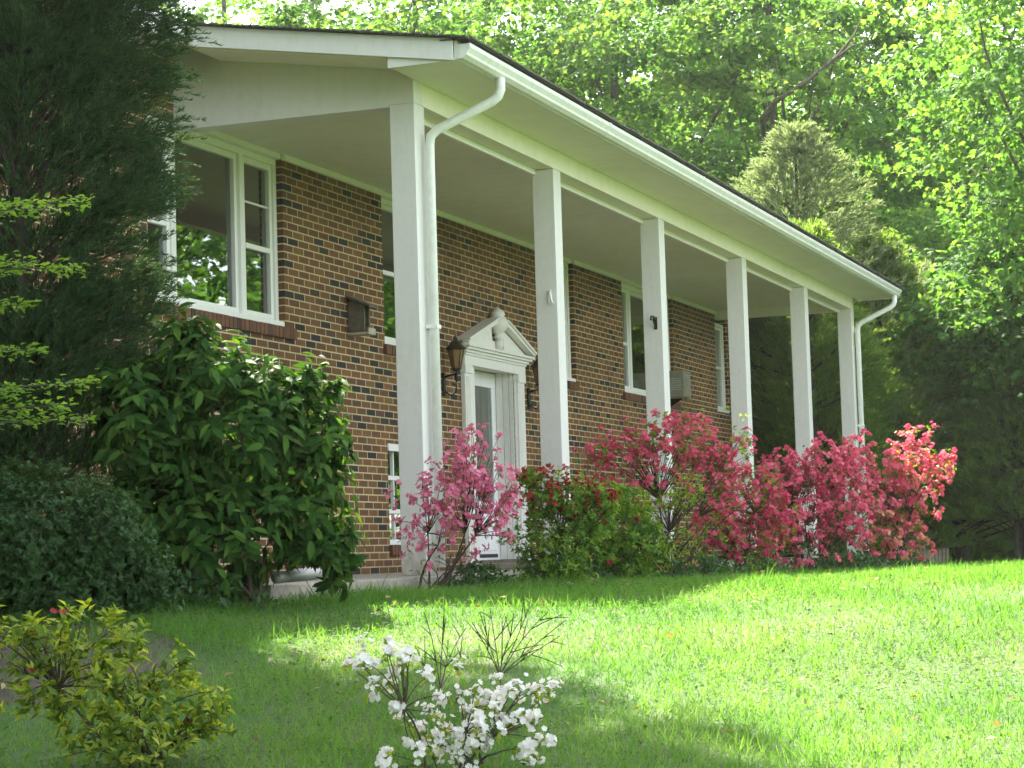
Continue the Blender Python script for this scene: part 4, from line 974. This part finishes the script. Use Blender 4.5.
# picket fence past the porch corner
t = empty('picket_fence', at(915, 560, 36), 'weathered pale picket fence past the far azalea', 'fence')
c0 = at(897, 560, 36); c1 = at(948, 560, 37.5)
b = MB(); dv = c1 - c0; Lf = math.hypot(dv[0], dv[1]); dv = dv / Lf; k = 0; s_ = 0.
gz = float(ground(c0[0], c0[1]))
rails = MB()
while s_ < Lf:
    c = c0 + dv * s_; nx, ny = -dv[1] * .012, dv[0] * .012; hx, hy = dv[0] * .045, dv[1] * .045; hh = .52 + .02 * math.sin(k * 3)
    pts = [(c[0] - hx, c[1] - hy), (c[0] + hx, c[1] + hy)]
    V = []
    for sg in (-1, 1):
        V += [(pts[0][0] + sg * nx, pts[0][1] + sg * ny, gz - .1), (pts[1][0] + sg * nx, pts[1][1] + sg * ny, gz - .1), (pts[1][0] + sg * nx, pts[1][1] + sg * ny, gz + hh - .06), (c[0] + sg * nx, c[1] + sg * ny, gz + hh), (pts[0][0] + sg * nx, pts[0][1] + sg * ny, gz + hh - .06)]
    m_ = MB(); m_.add(V, [(0, 1, 2, 3, 4), (9, 8, 7, 6, 5)] + [(i, 5 + i, 5 + (i + 1) % 5, (i + 1) % 5) for i in range(5)]); m_.build('picket', M['wood_light'], t)
    s_ += .13; k += 1
for z in (.12, .38):
    rails.tube([c0 + [0.02, .03, 0] + np.array([0, 0, gz + z - c0[2]]), c1 + [0.02, .03, 0] + np.array([0, 0, gz + z - c1[2]])], .025, 4)
rails.build('rail', M['wood'], t)

# ------------------------------------------------------------------ lawn
def lawn():
    n = 580000
    lo, hi = 5.8, 46.0; q = rng.random(n); e = -.55
    d = (lo ** (e + 1) + q * (hi ** (e + 1) - lo ** (e + 1))) ** (1 / (e + 1))
    a = YAW + (rng.random(n) - .5) * math.radians(26.2 + 22)
    x = CAM[0] + d * np.cos(a); y = CAM[1] + d * np.sin(a)
    patch = np.sin(x * 2.1 + 1.3 * np.sin(y * 1.7)) * np.cos(y * 2.3 + np.sin(x * 1.1))
    keep = ~((y > -2.52) & (x > -3.47) & (x < 17.4)) & ~((y > -.05) & (x > -5.3) & (x < 19.1))
    bedr = np.hypot((x - BEDC[0]) / 1.2, y - BEDC[1]); keep &= (bedr > .85 + .25 * rng.random(n)) | (rng.random(n) < .45)
    keep &= (rng.random(n) < .92 + .08 * patch)
    x, y, d = x[keep], y[keep], d[keep]; patch = patch[keep]; n = len(x)
    P = np.stack([x, y, ground(x, y) - .005], -1)
    L = (.032 + .045 * rng.random(n) ** 1.5) * (1.1 + .38 * patch); L *= np.where((y > -3.4) & (x > -6) & (x < 17), 1.3, 1)
    tall = rng.random(n) < .015; L = np.where(tall, L * 1.9, L)
    D = norm(np.stack([rng.normal(size=n) * .5, rng.normal(size=n) * .5, np.ones(n) * .8], -1)); Nn = rdir(n)
    W = np.maximum(.0036, d * .00036) * (.7 + .6 * rng.random(n))
    v, p = scatter(P, D, Nn, L, W, T_BLADE)
    m = 42000; dd = 6 + 9 * rng.random(m) ** .8; aa = YAW + (rng.random(m) - .5) * math.radians(34)
    cx_ = CAM[0] + dd * np.cos(aa); cy_ = CAM[1] + dd * np.sin(aa)
    k = (np.sin(cx_ * 1.3 + 2) * np.cos(cy_ * 1.9) + .7 * rng.normal(size=m) > .1) & ~((cy_ > -2.52) & (cx_ > -3.47)) & (np.hypot((cx_ - BEDC[0]) / 1.2, cy_ - BEDC[1]) > .8)
    cx_, cy_ = cx_[k], cy_[k]; m = len(cx_)
    Pc = np.stack([cx_, cy_, ground(cx_, cy_) + .012 + .035 * rng.random(m)], -1); sz = .012 + .014 * rng.random(m)
    v2, p2 = scatter(Pc, norm(rng.normal(size=(m, 3)) * [1, 1, .25]), norm(np.array([0, 0, 1.]) + .4 * rdir(m)), sz, sz * .9, T_FOLD)
    tag(link('grass', np_mesh('grass', v, p), LEAF['grass']), 'green lawn grass rising to the porch', 'grass', kind='stuff')
    tag(link('clover', np_mesh('clover', v2, p2), LEAF['clover']), 'clover and small weeds in the lawn', 'clover', kind='stuff')
lawn()
def litter():
    m = 380; dd = 6.5 + 14 * rng.random(m) ** .8; aa = YAW + (rng.random(m) - .5) * math.radians(34)
    x = CAM[0] + dd * np.cos(aa); y = CAM[1] + dd * np.sin(aa); k = ~((y > -2.55) & (x > -3.5)); x, y = x[k], y[k]; m = len(x)
    P = np.stack([x, y, ground(x, y) + .03 + .03 * rng.random(m)], -1); sz = .022 + .03 * rng.random(m)
    v, p = scatter(P, norm(rng.normal(size=(m, 3)) * [1, 1, .3]), norm(np.array([0, 0, 1.]) + .6 * rdir(m)), sz, sz * .6, T_FOLD)
    tag(link('fallen_leaves', np_mesh('fallen_leaves', v, p), leafy('dry_leaf', [(.10, .055, .025), (.19, .12, .055), (.30, .22, .12), (.42, .36, .22)], .15, .8, .1)), 'dry fallen leaves scattered over the lawn', 'fallen leaves', kind='stuff')
litter()

# ------------------------------------------------------------------ the hazy sunlit air
hb = MB(); hb.box(-151, 151, -151, 151, -8.0, 27.0)
m_ = bpy.data.materials.new('haze_air'); m_.use_nodes = True; nt_ = m_.node_tree; nt_.nodes.clear()
o_ = nt_.nodes.new('ShaderNodeOutputMaterial'); pv = nt_.nodes.new('ShaderNodeVolumePrincipled')
pv.inputs['Color'].default_value = (.9, .95, .9, 1); pv.inputs['Density'].default_value = .0002; pv.inputs['Anisotropy'].default_value = .5
nt_.links.new(pv.outputs[0], o_.inputs['Volume'])
tag(hb.build('haze', m_), 'pale hazy air over the lawn and trees', 'haze', kind='stuff')
